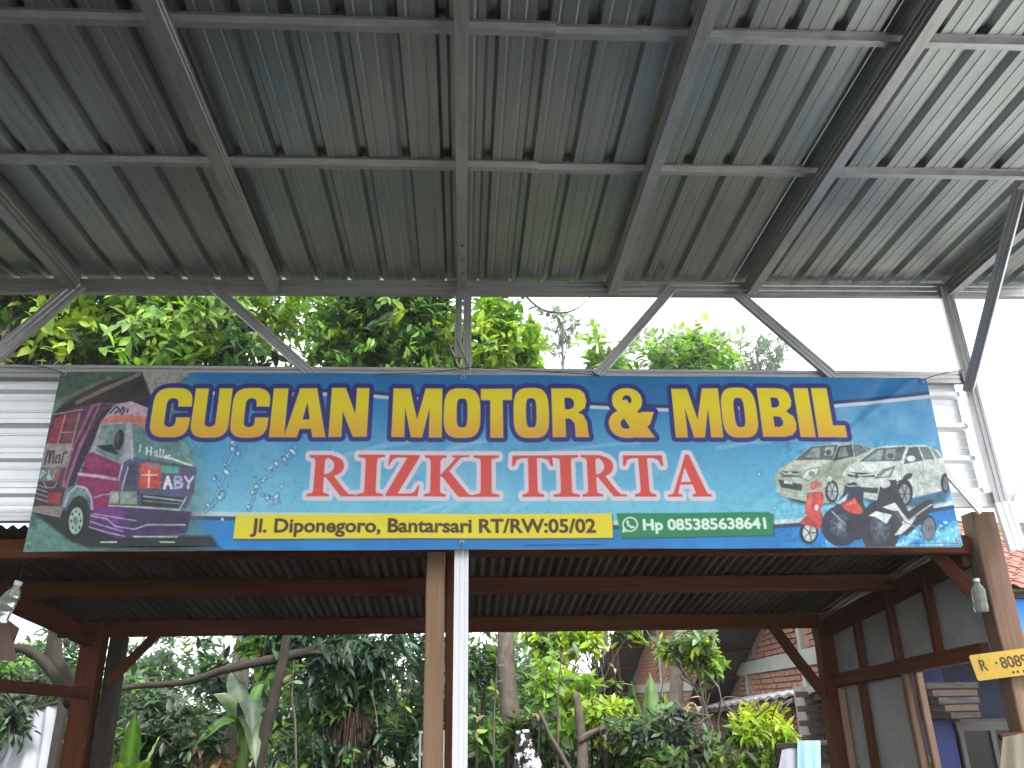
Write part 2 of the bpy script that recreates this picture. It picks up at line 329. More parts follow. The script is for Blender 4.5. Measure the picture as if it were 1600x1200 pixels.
# posts
timber(shed, 'post', (-2.68, 6.3, .02), (-2.69, 6.3, zz(6.3)-.03), .15, .13, W, up=(0, 1, 0)); timber(shed, 'post', (-2.53, 6.36, .02), (-2.54, 6.36, 2.0), .1, .12, M['bark_dark'], up=(0, 1, 0))  # second, darker post stands in for the shaded face of the first
timber(shed, 'post', (2.745, 6.3, .02), (2.79, 6.3, zz(6.3)-.03), .14, .12, W, up=(0, 1, 0))
timber(shed, 'post', (-.15, 4.6, .02), (-.155, 4.6, 2.30), .102, .09, WP, up=(0, 1, 0)); timber(shed, 'post', (-.05, 4.72, .02), (-.06, 4.72, 2.3), .08, .07, W, up=(0, 1, 0))
timber(shed, 'post', (3.10, 4.60, .02), (3.085, 4.60, 2.52), .145, .12, WM, up=(0, 1, 0)); timber(shed, 'post', (-2.93, 4.6, .02), (-2.93, 4.6, 2.4), .14, .12, W, up=(0, 1, 0))
# braces
def tb(name, a, ya, b, yb, w, d, m): timber(shed, name, at(*a, ya), at(*b, yb), w, d, m)
tb('brace', (1205, 975), 6.28, (1288, 1085), 6.28, .06, .07, W); tb('brace', (252, 984), 6.3, (168, 1068), 6.3, .05, .06, W)
tb('brace', (1445, 848), 4.75, (1520, 925), 4.62, .05, .08, W)
tb('side_rail', (-60, 1066), 5.0, (140, 1084), 6.26, .05, .07, W)
# right wall: boards between studs
WN = unit((1, .135, 0)); WPT = (wx(5.4), 5.4, 1.6)
def wp(px, py, off=0.0): return onplane(px, py, WPT, WN)-WN*off
def zrail(y): return 1.66+(1.79-1.66)*(6.3-y)/1.7
ys_top = [6.24, 5.86, 5.46, 5.06, 4.68]
for a, b_ in zip(ys_top, ys_top[1:]):
    slab(shed, 'wall_board', [(wx(a), a, zrail(a)), (wx(b_)-0, b_+.004, zrail(b_)), (wx(b_), b_+.004, zz(b_)-.09), (wx(a), a, zz(a)-.09)], .012, M['board'], WN)
for y in (5.86, 5.46, 5.06): timber(shed, 'stud', (wx(y)-.035, y, zrail(y)), (wx(y)-.035, y, zz(y)-.1), .05, .05, W, up=(0, 1, 0))
timber(shed, 'wall_rail', (wx(6.26)-.03, 6.26, zrail(6.26)-.04), (wx(4.68)-.03, 4.68, zrail(4.68)-.04), .06, .09, W)
yj = wp(1432, 1100)[1]
for a, b_ in ((6.24, 5.93), (5.925, yj+.03)):
    slab(shed, 'wall_board', [(wx(a), a, .05), (wx(b_), b_, .05), (wx(b_), b_, zrail(b_)-.08), (wx(a), a, zrail(a)-.08)], .012, M['board'], WN)
timber(shed, 'stud', (wx(5.93)-.03, 5.93, .05), (wx(5.93)-.03, 5.93, zrail(5.93)-.08), .05, .05, W, up=(0, 1, 0)); timber(shed, 'stud', (wx(6.2)-.03, 6.2, .05), (wx(6.2)-.03, 6.2, zrail(6.2)-.1), .045, .04, WP, up=(0, 1, 0))
timber(shed, 'door_jamb', (wx(yj)-.02, yj, .02), (wx(yj)-.03, yj, zrail(yj)-.08), .06, .05, WM, up=(0, 1, 0)); timber(shed, 'door_jamb', (wx(yj)+.03, yj-.055, .02), (wx(yj)+.02, yj-.05, zrail(yj)-.08), .045, .04, WM, up=(0, 1, 0))

# ----------------------------------------------------------------- neighbouring houses
brick_me = None
def brick_mesh(l=.225, h=.052, d=.03):
    c = .006; prof = [(-l/2+c, -h/2), (l/2-c, -h/2), (l/2, -h/2+c), (l/2, h/2-c), (l/2-c, h/2), (-l/2+c, h/2), (-l/2, h/2-c), (-l/2, -h/2+c)]
    V = [(u, 0, w) for u, w in prof]+[(u*.985, -d, w*.95) for u, w in prof]; n = 8
    F = [tuple(range(n, 2*n))]+[(i, (i+1) % n, n+(i+1) % n, n+i) for i in range(n)]
    return mesh_data('brick', V, [f[::-1] for f in F], M['brick'])
BR = [brick_mesh(), brick_mesh(.215, .056, .034), brick_mesh(.23, .05, .026)]
def brick_wall(house, P, u, n, z0, z1, s0, s1, top, holes, lim, seen):
    """bricks on the vertical plane through P along u; top(s) = height limit; returns the count"""
    rz = math.atan2(n[0], -n[1]); cnt = 0; rest = []
    rows = int((z1-z0)/.066); bl = .24; cand = []
    for r in range(rows):
        z = z0+.033+r*.066
        for i in range(int((s1-s0)/bl)+1):
            s = s0+bl*(i+.5*(r % 2))+R.uniform(-.006, .006)
            if s+.11 > s1 or z+.03 > top(s-.12) or z+.03 > top(s+.12): continue
            if any(a-.1 < s < b_+.1 and c-.02 < z < d+.02 for a, b_, c, d in holes): continue
            p = P+u*s; p = E(p[0], p[1], z); pj = p-CAM_POS; dz = pj@CAM_F
            px = 800+FOC*(pj@CAM_R)/dz; py = 600-FOC*(pj@CAM_U)/dz
            cand.append((not seen(px, py), p))
    cand.sort(key=lambda c: c[0])
    vs = []; fs = []
    for vis, p in cand:
        rot = (R.gauss(0, .006), R.gauss(0, .008), rz); bm = R.choice(BR); off = n*R.uniform(0, .006)
        if cnt < lim and not vis: link_copy(bm, 'brick', p+off, house, rot); cnt += 1
        else:
            o = len(vs)
            for v in bm.vertices: vs.append(p+off+u*v.co.x-n*-v.co.y*0+n*(-v.co.y)+E(0, 0, v.co.z))
            fs += [tuple(o+i for i in f.vertices) for f in bm.polygons]
    if vs: tag(part('brick_courses', vs, fs, M['brick'], house), kind='stuff')
    return cnt
# near brick house: its gable wall runs away to the rear, right of the thicket
hz = 1105
u1 = unit(E(*(ray(880, hz)[:2]), 0)); P1 = at(1230, 1035, 10.0); n1 = E(u1[1], -u1[0], 0); n1 = n1 if np.dot(n1, CAM_POS-P1) > 0 else -n1
PL1 = (P1, n1); s_of = lambda p: float(np.dot(p-P1, u1))
def w1(px, py): return onplane(px, py, *PL1)
sA = s_of(w1(1150, 1060)); sB = s_of(w1(1315, 1040))       # far end, near end
r0, r1 = w1(1188, 982), w1(1162, 1040); sl = (r1[2]-r0[2])/(s_of(r1)-s_of(r0))
top1 = lambda s: min(r0[2]+sl*(s-s_of(r0)), 2.95)
house1 = thing('brick_house', 'unplastered red brick house with pale concrete band, nearest behind the shed', 'house', (P1[0], P1[1], 0))
s_lo = s_of(w1(1140, 1080)); zb = w1(1225, 1034)[2]; band = (zb-.085, zb+.085); zc0 = .3
def wall_poly(house, P, u, pts, th, m, name='wall'):        # polygon in (s,z), thickness behind
    n = -n1; c = [P+u*s for s, z in pts]; V = [(p[0], p[1], z) for p, (s, z) in zip(c, pts)]; k = len(V)
    V2 = [tuple(E(*v)+n*th) for v in V]; F = [tuple(range(k)), tuple(range(2*k-1, k-1, -1))]+[(i, k+i, k+(i+1) % k, (i+1) % k) for i in range(k)]
    return part(name, V+V2, F, m, house)
s_far = s_of(r0)+(0.3-r0[2])/sl if sl != 0 else 3
far_end = min(s_lo, 9) if sl < 0 else s_lo
wall_pts = [(sB-.6, 0), (far_end+.5, 0), (far_end+.5, max(.4, top1(far_end+.5))), (s_of(r0), r0[2]), ((2.95-r0[2])/sl+s_of(r0), 2.95), (sB-.6, 2.95)]
wall_poly(house1, P1, u1, wall_pts, .12, M['mortar'])
col_s = [s_of(w1(1257, 1030)), s_of(w1(1170, 1060))]
holes1 = [(s-.07, s+.07, 0, 5) for s in col_s]+[(-99, 99, *band)]
brick_wall(house1, P1, u1, n1, zc0+.4, 3.0, sB-.5, far_end+.4, lambda s: top1(s)-.05, holes1, 240, lambda x, y: 1140 < x < 1296 and 975 < y < 1200)
def proud(house, name, P, u, n, s0, s1, z0, z1, m, d=.05):
    a, b_ = P+u*s0, P+u*s1; c = [(a[0], a[1], z0), (b_[0], b_[1], z0), (b_[0], b_[1], z1), (a[0], a[1], z1)]
    return slab(house, name, c, d, m, n)
for s in col_s: proud(house1, 'concrete_column', P1, u1, n1, s-.06, s+.06, 0, min(3.6, top1(s)-.05), M['concrete'], .04)
proud(house1, 'concrete_band', P1, u1, n1, sB-.5, far_end+.3, band[0], band[1], M['concrete'], .046)
# roof over the gable, overhanging towards the thicket
def roof_on(house, P, u, n, a, b_, over, back, m):
    (sa, za), (sb, zb_) = a, b_; d = unit(E(*(u*(sb-sa)), 0)[:3]+E(0, 0, zb_-za)) if False else None
    p, q = P+u*sa, P+u*sb; p = E(p[0], p[1], za); q = E(q[0], q[1], zb_)
    rf = slab(house, 'roof', [p+n*over, q+n*over, q-n*back, p-n*back], .05, m, (0, 0, 1))
    L = np.linalg.norm(q-p)
    for k in range(5):
        c = p+(q-p)*(k+.5)/5-E(0, 0, .04); timber(house, 'roof_batten', c+n*over*.98, c-n*.1, .05, .05, M['wood'])
    return rf
sa = (2.95-r0[2])/sl+s_of(r0); sb_ = far_end+.55
roof_on(house1, P1, u1, n1, (sa, r0[2]+sl*(sa-s_of(r0))+.02), (sb_, max(.5, r0[2]+sl*(sb_-s_of(r0)))+.02), .62, .45, M['dark_roof'])
# white lean-to roof edge in front of it
pa, pb = at(1296, 1079, 7.9), at(1076, 1111, 15.5)
leanto = thing('lean_to_roof', 'thin white corrugated roof edge jutting in front of the brick house', 'roof', ((pa[0]+pb[0])/2, (pa[1]+pb[1])/2, 0))
un = unit(pb-pa); side = unit(np.cross(un, (0, 0, 1))); V = []; F = []; nn = 90; wdt = .6
side = side if side[0] > 0 else -side
for i in range(nn+1):
    c = pa+(pb-pa)*i/nn; w_ = .012*math.sin(i*1.3)
    for k, (o, z) in enumerate(((0, 0), (wdt, .16), (wdt, .13), (.02, -.03))): V.append(c+side*o+E(0, 0, z+w_+.03))
for i in range(nn):
    for k in range(4): F.append((i*4+k, i*4+(k+1) % 4, (i+1)*4+(k+1) % 4, (i+1)*4+k))
part('roof_sheet', V, F, M['white_steel'], leanto)
timber(leanto, 'fascia', pa+E(.06, 0, -.035), pb+E(.06, 0, -.035), .04, .07, M['dark_roof'])
for t in (.04, .45, .9):
    c = pa+(pb-pa)*t+side*.3; timber(leanto, 'post', (c[0], c[1], 0), (c[0], c[1], c[2]), .07, .07, M['bark_dark'], up=(0, 1, 0))
# low dark brick wall piece under the lean-to
pl_ = at(1282, 1125, 8.6)
low = thing('brick_pier', 'dark grey brick pier under the white lean-to roof', 'pier', (pl_[0], pl_[1], 0))
V, F = boxv((pl_[0]-.14, pl_[1], 0), (pl_[0]+.5, pl_[1]+.25, 1.62)); part('core', V, F, M['concrete'], low)
dbr = mat('dark_brick', (.12, .085, .07), .9, 0, [((9, 9, 9), (.075, .055, .05), .35, .75)], .2, None, 60)
dme = BR[1].copy(); dme.name = 'dark_brick'; dme.materials.clear(); dme.materials.append(dbr)
for r in range(10):
    for i in range(3): link_copy(dme, 'brick', (pl_[0]-.02+.235*i-.1*(r % 2), pl_[1], .93+.068*r), low, (0, 0, R.gauss(0, .01)))
# far brick house
u2 = -unit(E(*(ray(560, hz)[:2]), 0)); P2 = at(1060, 1045, 16.0); n2 = E(u2[1], -u2[0], 0); n2 = n2 if np.dot(n2, CAM_POS-P2) > 0 else -n2; s2 = lambda px, py: float(np.dot(onplane(px, py, P2, n2)-P2, u2)); z2 = lambda px, py: onplane(px, py, P2, n2)[2]
house2 = thing('brick_house', 'smaller weathered brick gable farther back, half hidden by leafy branches', 'house', (P2[0], P2[1], 0))
ra, rb = (s2(1012, 998), z2(1012, 998)), (s2(984, 1072), z2(984, 1072)); sl2 = (rb[1]-ra[1])/(rb[0]-ra[0])
top2 = lambda s: min(ra[1]+sl2*(s-ra[0]), 3.6)
_n1 = n1; n1 = n2
wall_poly(house2, P2, u2, [(rb[0]-.2, 0), (s2(1165, 1050)+.8, 0), (s2(1165, 1050)+.8, 3.6), ((3.6-ra[1])/sl2+ra[0], 3.6), (rb[0]-.2, top2(rb[0]-.2))], .12, M['mortar'])
c2 = [s2(1034, 1040), s2(1104, 1070)]; vb = (s2(1117, 1075), s2(1154, 1075), z2(1135, 1090), z2(1135, 1062))
b2 = (z2(1060, 1080), z2(1060, 1066))
brick_wall(house2, P2, u2, n2, .9, 3.3, rb[0], s2(1165, 1050)+.7, lambda s: top2(s)-.05, [(s-.05, s+.05, 0, 5) for s in c2]+[vb]+[(-99, 99, *b2)], 290, lambda x, y: 985 < x < 1172 and 980 < y < 1130)
for s in c2: proud(house2, 'concrete_column', P2, u2, n2, s-.05, s+.05, 0, min(3.6, top2(s)-.1), M['concrete'], .04)
proud(house2, 'concrete_band', P2, u2, n2, rb[0], s2(1165, 1050)+.6, b2[0], b2[1], M['concrete'], .046)
proud(house2, 'vent', P2, u2, n2, vb[0], vb[1], vb[2], vb[3], M['glass'], .012)
proud(house2, 'vent_hood', P2, u2, n2, vb[0]-.08, vb[1]+.08, vb[3]+.01, vb[3]+.30, M['concrete'], .16)
roof_on(house2, P2, u2, n2, ((3.6-ra[1])/sl2+ra[0], 3.62), (rb[0]-.35, rb[1]-sl2*.35+.02), .75, 4.0, M['dark_roof'])
n1 = _n1
# blue house with tiled roof on the right
BYF = 9.3; BW = BYF+1.7; e0 = at(1590, 936, BYF); ztop = e0[2]; zbot = at(1590, 1018, BYF)[2]
blue = thing('blue_house', 'blue painted house with red clay tile roof at the right edge', 'house', (7, BYF+1.3, 0))
xb0 = at(1425, 1040, BYF)[0]
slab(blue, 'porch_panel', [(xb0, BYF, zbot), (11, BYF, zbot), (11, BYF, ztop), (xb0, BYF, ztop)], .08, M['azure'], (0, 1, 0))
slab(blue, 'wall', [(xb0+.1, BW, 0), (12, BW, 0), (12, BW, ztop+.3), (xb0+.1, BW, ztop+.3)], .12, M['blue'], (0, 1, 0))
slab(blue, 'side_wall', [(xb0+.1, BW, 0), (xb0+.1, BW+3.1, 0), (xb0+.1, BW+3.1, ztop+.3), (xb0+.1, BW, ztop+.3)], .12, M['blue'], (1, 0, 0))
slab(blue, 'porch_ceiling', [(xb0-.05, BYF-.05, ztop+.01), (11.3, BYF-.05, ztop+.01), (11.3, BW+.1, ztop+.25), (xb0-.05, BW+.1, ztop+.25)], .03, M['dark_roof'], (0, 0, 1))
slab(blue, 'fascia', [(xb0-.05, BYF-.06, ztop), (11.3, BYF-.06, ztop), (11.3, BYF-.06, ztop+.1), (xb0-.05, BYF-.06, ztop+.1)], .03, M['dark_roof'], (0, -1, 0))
xd0 = at(1436, 1150, BW-.05)[0]; xd1 = at(1492, 1150, BW-.05)[0]
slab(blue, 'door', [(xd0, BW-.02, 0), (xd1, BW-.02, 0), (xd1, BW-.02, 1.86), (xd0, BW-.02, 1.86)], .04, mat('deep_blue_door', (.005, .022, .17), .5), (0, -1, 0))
wa, wb = at(1494, 1128, BW-.04), at(1640, 1128, BW-.04)
win = slab(blue, 'window', [(wa[0], BW-.04, .5), (wb[0], BW-.04, .5), (wb[0], BW-.04, wa[2]), (wa[0], BW-.04, wa[2])], .03, M['glass'], (0, -1, 0))
for i in range(4):
    X = wa[0]+(wb[0]-wa[0])*i/3; V, F = boxv((X-.03, BW-.11, .5), (X+.03, BW-.06, wa[2])); part('window_bar', V, F, M['frame_paint'], win)
for z in (.55, 1.12, wa[2]): V, F = boxv((wa[0]-.05, BW-.115, z-.035), (wb[0]+.05, BW-.065, z+.035)); part('window_bar', V, F, M['frame_paint'], win)
# clay tiles
pitch = .42; tw, tl = .2, .235; V = []; F = []; na = 9
for j in range(3):
    for i in range(na):
        t = i/(na-1); x = (t-.5)*(tw+.02); z = .024*math.sin(t*2*math.pi+.6)+.008
        V.append((x, (j/2)*(tl+.05), z+(j/2)*0+.022*(1-j/2)))
for j in range(2):
    for i in range(na-1): F.append((j*na+i, j*na+i+1, (j+1)*na+i+1, (j+1)*na+i))
o = len(V); V += [(x, y, z-.012) for x, y, z in V]; F += [tuple(q+o for q in f[::-1]) for f in F]+[(i, i+o, i+1+o, i+1) for i in range(na-1)]
tile_me = mesh_data('clay_tile', V, F, M['tile'], smooth=True)
ca = math.cos(pitch); sa_ = math.sin(pitch)
base = slab(blue, 'roof', [(xb0-.3, BYF-.2, ztop+.06), (11.4, BYF-.2, ztop+.06), (11.4, BYF-.2+3.6*ca, ztop+.06+3.6*sa_), (xb0-.3, BYF-.2+3.6*ca, ztop+.06+3.6*sa_)], .03, M['dark_roof'], (0, -sa_, ca))
xt0 = at(1535, 930, BYF)[0]
for r in range(15):
    for c in range(14):
        link_copy(tile_me, 'clay_tile', (xt0-.5+c*tw+R.gauss(0, .003), BYF-.25+r*tl*ca, ztop+.10+r*tl*sa_), base, (pitch+R.gauss(0, .02), R.gauss(0, .012), R.gauss(0, .012)))
#timber(blue, 'porch_post', (xb0+.3, BYF+.04, 0), (xb0+.3, BYF+.04, zbot), .1, .1, M['blue'], up=(0, 1, 0))
# ----------------------------------------------------------------- vegetation
PAL = {'dark': (.014, .036, .016), 'deep': (.03, .075, .025), 'mid': (.075, .165, .034), 'fresh': (.15, .28, .04), 'lime': (.27, .38, .045), 'yellow': (.30, .33, .04), 'pale': (.13, .19, .10), 'dry': (.24, .17, .09), 'grey': (.09, .12, .085), 'blueg': (.03, .075, .05)}
LEAF_T = np.array([(0, 0, 0), (.32, .42, .05), (.32, 0, -.02), (.32, -.42, .05), (.68, .36, .0), (.68, 0, -.06), (.68, -.36, .0), (1, 0, -.16)])   # along, across, up (width-units on across)
LEAF_F = np.array([(0, 2, 1), (0, 3, 2), (1, 2, 5), (1, 5, 4), (2, 3, 6), (2, 6, 5), (4, 5, 7), (5, 6, 7)])
def leaf_arrays(pos, dr, nrm, L, W, col):
    n = len(pos); dr = dr/np.linalg.norm(dr, axis=1)[:, None]; s = np.cross(dr, nrm); s /= np.linalg.norm(s, axis=1)[:, None]+1e-9; u = np.cross(s, dr)
    L = np.broadcast_to(L, n)[:, None, None]; W = np.broadcast_to(W, n)[:, None, None]; T = LEAF_T[None]
    V = pos[:, None]+dr[:, None]*T[..., 0:1]*L+s[:, None]*T[..., 1:2]*W+u[:, None]*T[..., 2:3]*L
    F = LEAF_F[None]+(np.arange(n)*8)[:, None, None]; C = np.repeat(col[:, None], 8, 1)
    return V.reshape(-1, 3), F.reshape(-1, 3), C.reshape(-1, 3)
def leaf_part(name, arrs, mat_, parent, kind=None):
    V = np.concatenate([a[0] for a in arrs]); C = np.concatenate([a[2] for a in arrs]); o = 0; Fs = []
    for a in arrs: Fs.append(a[1]+o); o += len(a[0])
    F = np.concatenate(Fs); c = (V.min(0)+V.max(0))/2
    me = bpy.data.meshes.new(name); me.vertices.add(len(V)); me.vertices.foreach_set('co', (V-c).astype(np.float32).ravel())
    me.loops.add(F.size); me.loops.foreach_set('vertex_index', F.astype(np.int32).ravel()); me.polygons.add(len(F)); me.polygons.foreach_set('loop_start', np.arange(0, F.size, 3, dtype=np.int32))
    me.update(calc_edges=True); me.validate(); me.materials.append(mat_)
    a = me.attributes.new('tint', 'FLOAT_COLOR', 'POINT'); a.data.foreach_set('color', np.concatenate([C, np.ones((len(C), 1))], 1).astype(np.float32).ravel())
    me.polygons.foreach_set('use_smooth', np.ones(len(F), bool)); ob = bpy.data.objects.new(name, me); COL.objects.link(ob)
    if parent is not None: ob.parent = parent; ob.location = Vector(c)-base_of(parent)
    else: ob.location = Vector(c)
    if kind: ob['kind'] = kind
    return ob
def palette(names, k, rng, jit=.25):
    w = np.array([x[1] for x in names], float); ids = rng.choice(len(names), k, p=w/w.sum())
    base = np.array([PAL[names[i][0]] for i in ids]); return base*1.25*np.exp(rng.normal(0, jit, (k, 1)))
def clump_leaves(cen, rad, ntw, nl, L, W, pal, seed, lumps=None, up=.5, spread=1.0, droop=.35, shell=.5, keep=None):
    """whorls of leaves on twig ends through an ellipsoid, gathered in lumps"""
    rng = np.random.default_rng(seed); cen = E(*cen); rad = E(*rad)
    K = lumps or max(4, ntw//22); lc = rng.normal(size=(K, 3)); lc /= np.linalg.norm(lc, axis=1)[:, None]; lc *= (rng.random((K, 1))**.45)*.85; lcol = palette(pal, K, rng, .12)
    ids = rng.integers(0, K, ntw); tp = lc[ids]+rng.normal(0, .17, (ntw, 3)); tp = tp*rad+cen
    if keep is not None: mk = keep(tp); tp, ids = tp[mk], ids[mk]; ntw = len(tp)
    td = (tp-cen)/rad+E(0, 0, up)+rng.normal(0, .5, (ntw, 3)); td /= np.linalg.norm(td, axis=1)[:, None]
    tc = np.where(rng.random((ntw, 1)) < .62, lcol[ids], palette(pal, ntw, rng, .2))
    n = ntw*nl; pos = np.repeat(tp, nl, 0)+rng.normal(0, L*.28, (n, 3)); d0 = np.repeat(td, nl, 0)
    r = rng.normal(size=(n, 3)); r -= d0*(r*d0).sum(1)[:, None]; r /= np.linalg.norm(r, axis=1)[:, None]
    d = d0*rng.uniform(.1, .9, (n, 1))+r*spread; d[:, 2] -= droop*rng.random(n); nrm = d0+E(0, 0, .9)+rng.normal(0, .35, (n, 3))
    ln = L*rng.uniform(.6, 1.2, n); col = np.repeat(tc, nl, 0)*np.exp(rng.normal(0, .22, (n, 1)))
    return leaf_arrays(pos, d, nrm, ln, ln*W, col), tp
def limbs(base, top, r0, r1, tips, seed, nb=9, bend=.25):
    """tapered trunk with limbs reaching the leaf clumps"""
    rr = random.Random(seed); b, t = E(*base), E(*top); pts = [b+(t-b)*k/5+E(rr.gauss(0, bend*.25), rr.gauss(0, bend*.25), 0)*(k > 0) for k in range(6)]
    P = smooth_path(pts, 3); items = [tube(P, list(np.linspace(r0, r1, len(P))), 9, .04)]
    sel = rr.sample(range(len(tips)), min(nb, len(tips)))
    for i in sel:
        k = rr.randrange(int(len(P)*.45), len(P)); a = P[k]; q = tips[i]; m = (a+q)/2+E(rr.gauss(0, .15), rr.gauss(0, .15), rr.uniform(0, .3)); r = (r0+(r1-r0)*k/len(P))*.5
        B = smooth_path([a, (a+m)/2+E(0, 0, .06), m, q], 3); items.append(tube(B, list(np.linspace(r, .008, len(B))), 6, .05))
    return join(items)
def tree(name, label, cen, rad, base, r0, pal, seed, ntw, nl=9, L=.22, W=.42, group=None, nb=10, bark='bark', cat='tree', top=None, mat_='leaf', **k):
    t = thing(name, label, cat, (base[0], base[1], 0), group)
    arr, tips = clump_leaves(cen, rad, ntw, nl, L, W, pal, seed, **k)
    tp = top if top is not None else E(cen[0], cen[1], cen[2]+rad[2]*.3)
    V, F, G = limbs(base, tp, r0, r0*.35, tips, seed, nb); part('trunk', V, F, M[bark], t, smooth=True, attr={'grain': ('FLOAT_VECTOR', G)})
    leaf_part('crown', [arr], M[mat_], t); return t
def ctr(px, py, Y): return at(px, py, Y)
def gb(px, Y): p = at(px, 1100, Y); return (p[0], p[1], 0)
GR = 'trees over the banner'
c = ctr(265, 500, 9.2); tree('broadleaf_tree', 'dense green tree with glossy leaves above the banner, left of the centre post', c, (1.75, 1.4, 1.35), gb(395, 9.2), .13, [('deep', 2), ('mid', 4), ('fresh', 4), ('lime', 1.6), ('blueg', .6)], 3, 900, 10, .2, .46, top=ctr(390, 640, 9.2))
c = ctr(640, 500, 9.6); tree('broadleaf_tree', 'leafy tree behind the centre post whose straight grey trunk shows under the shed', c, (1.55, 1.4, 1.4), gb(800, 9.0), .125, [('dark', .6), ('deep', 3), ('mid', 4), ('fresh', 3.4), ('lime', 1)], 5, 800, 10, .2, .44, top=ctr(775, 640, 9.3))
c = ctr(795, 530, 9.0); t2 = clump_leaves(c, (.42, .6, .85), 120, 9, .2, .45, [('mid', 2), ('fresh', 4), ('lime', 3)], 8)
leaf_part('crown', [t2[0]], M['leaf_thin'], bpy.data.objects['broadleaf_tree.001'])
for nm, px_, sd in (('broadleaf_tree', 265, 71), ('broadleaf_tree.001', 640, 72)):
    leaf_part('crown', [clump_leaves(ctr(px_, 500, 9.0), (1.8, 1.3, 1.35), 420, 9, .12, .5, [('deep', 2), ('mid', 3), ('fresh', 3), ('lime', 1)], sd)[0]], M['leaf'], bpy.data.objects[nm])
c = ctr(30, 490, 8.6); tree('broadleaf_tree', 'shaded tree with yellowing leaves at the top left corner of the gap', c, (.85, 1.0, 1.2), gb(-60, 8.6), .12, [('dark', 3), ('deep', 3), ('lime', 1.2), ('yellow', .7), ('mid', 2)], 9, 200, 9, .26, .45)
c = ctr(1060, 572, 14.5); tree('jackfruit_tree', 'rounded light green tree top right of the banner centre, against white sky', c, (1.3, 1.2, 1.0), gb(1045, 14.5), .14, [('mid', 4), ('fresh', 3), ('pale', 3), ('lime', .6)], 12, 460, 9, .21, .46, lumps=34, mat_='leaf_thin', up=1.2, spread=.7, droop=.1)
c = ctr(945, 548, 14.0); tree('jackfruit_tree', 'sparse sapling of few upright leaves beside the rounded tree top', c, (.38, .4, .62), gb(945, 14), .05, [('mid', 2), ('fresh', 3), ('pale', 1)], 14, 26, 8, .26, .46, mat_='leaf_thin', up=1.2, spread=.7)
c = ctr(1185, 560, 34); tree('feathery_tree', 'far pale feathery tree right of the rounded tree top', c, (1.9, 1.6, 1.3), gb(1190, 34), .16, [('grey', 4), ('pale', 3)], 16, 330, 14, .17, .35, nb=22, mat_='leaf_thin', lumps=16, spread=1.2)
c = ctr(880, 520, 36); tree('feathery_tree', 'far thin feathery tree in the white gap right of the centre post', c, (1.7, 1.5, 1.9), gb(880, 36), .15, [('grey', 4), ('pale', 3)], 18, 190, 14, .17, .35, nb=22, mat_='leaf_thin', lumps=11, spread=1.2)
# a bare twig hanging in from the top
hb = thing('hanging_branch', 'thin bare branch with a few dark leaves curving into the white sky', 'branch', at(845, 462, 8.6))
P_ = smooth_path([at(800, 440, 8.7), at(838, 478, 8.6), at(870, 489, 8.6), at(900, 483, 8.6), at(925, 462, 8.6)], 5)
V, F, G = tube(P_, list(np.linspace(.016, .006, len(P_))), 6, .05); part('twig', V, F, M['bark_dark'], hb, attr={'grain': ('FLOAT_VECTOR', G)})
pp = np.array([P_[i] for i in (6, 8, 9, 12, 13, 7, 5, 10)])+NR.normal(0, .05, (8, 3)); leaf_part('leaves', [leaf_arrays(pp, NR.normal(size=(8, 3))+E(0, 0, -.3), NR.normal(size=(8, 3)), .2, .1, palette([('deep', 2), ('mid', 2)], 8, NR))], M['leaf'], hb)
# understorey seen below the shed roof
c = ctr(545, 1035, 8.4); tree('understorey_tree', 'dark bushy tree with small drooping leaves left of the centre posts', c, (.98, .7, .72), gb(540, 8.7), .06, [('dark', 4), ('deep', 4), ('blueg', 3), ('mid', 1.2)], 21, 360, 9, .15, .36, bark='bark_dark', droop=1.3, nb=14)
c = ctr(560, 1150, 8.0); leaf_part('crown', [clump_leaves(c, (.95, .35, .3), 90, 8, .15, .36, [('dark', 4), ('deep', 3), ('mid', 1)], 22, droop=1.2)[0]], M['leaf'], bpy.data.objects['understorey_tree'])
tk = lambda name, label, pts, Y, r, bk, grp=None: _tk(name, label, pts, Y, r, bk, grp)
def _tk(name, label, pts, Y, r, bk, grp):
    P = smooth_path([at(x, y, Y) for x, y in pts], 4); t = thing(name, label, 'trunk', (P[-1][0], P[-1][1], 0), grp); V, F, G = tube(P, list(np.linspace(r[0], r[1], len(P))), 9, .06); part('stem', V, F, M[bk], t, smooth=True, attr={'grain': ('FLOAT_VECTOR', G)}); return t
tk('slender_trunk', 'slender dark trunk leaning between the banana leaves and the dark bush', [(452, 960), (446, 1010), (432, 1080), (415, 1140), (400, 1230), (396, 1400)], 7.6, (.035, .06), 'bark_dark')
def fibrous(label, px, py, Y, r, n, seed):
    rr = random.Random(seed); tp = at(px, py, Y); t = thing('fibrous_stump', label, 'stump', (tp[0], tp[1], 0)); V, F, G = tube([(tp[0], tp[1], z) for z in np.linspace(0, tp[2], 6)], list(np.linspace(r*1.05, r*.8, 6)), 10, .08); part('core', V, F, M['bark_dark'], t, attr={'grain': ('FLOAT_VECTOR', G)})
    it = []
    for k in range(n):
        a = rr.uniform(0, 6.28); q = rr.uniform(.85, 1.15)*r; z1 = tp[2]*rr.uniform(.75, 1.12); z0 = max(0, z1-rr.uniform(.3, .9)); b = a+rr.gauss(0, .12)
        it.append(tube([(tp[0]+q*math.cos(a)*.95, tp[1]+q*math.sin(a)*.95, z1), (tp[0]+q*1.06*math.cos((a+b)/2), tp[1]+q*1.06*math.sin((a+b)/2), (z0+z1)/2), (tp[0]+q*1.15*math.cos(b), tp[1]+q*1.15*math.sin(b), z0)], [rr.uniform(.004, .011), .007, .003], 5, .1))
    V, F, G = join(it); part('husk_fibres', V, F, M['husk'], t, attr={'grain': ('FLOAT_VECTOR', G)}, )
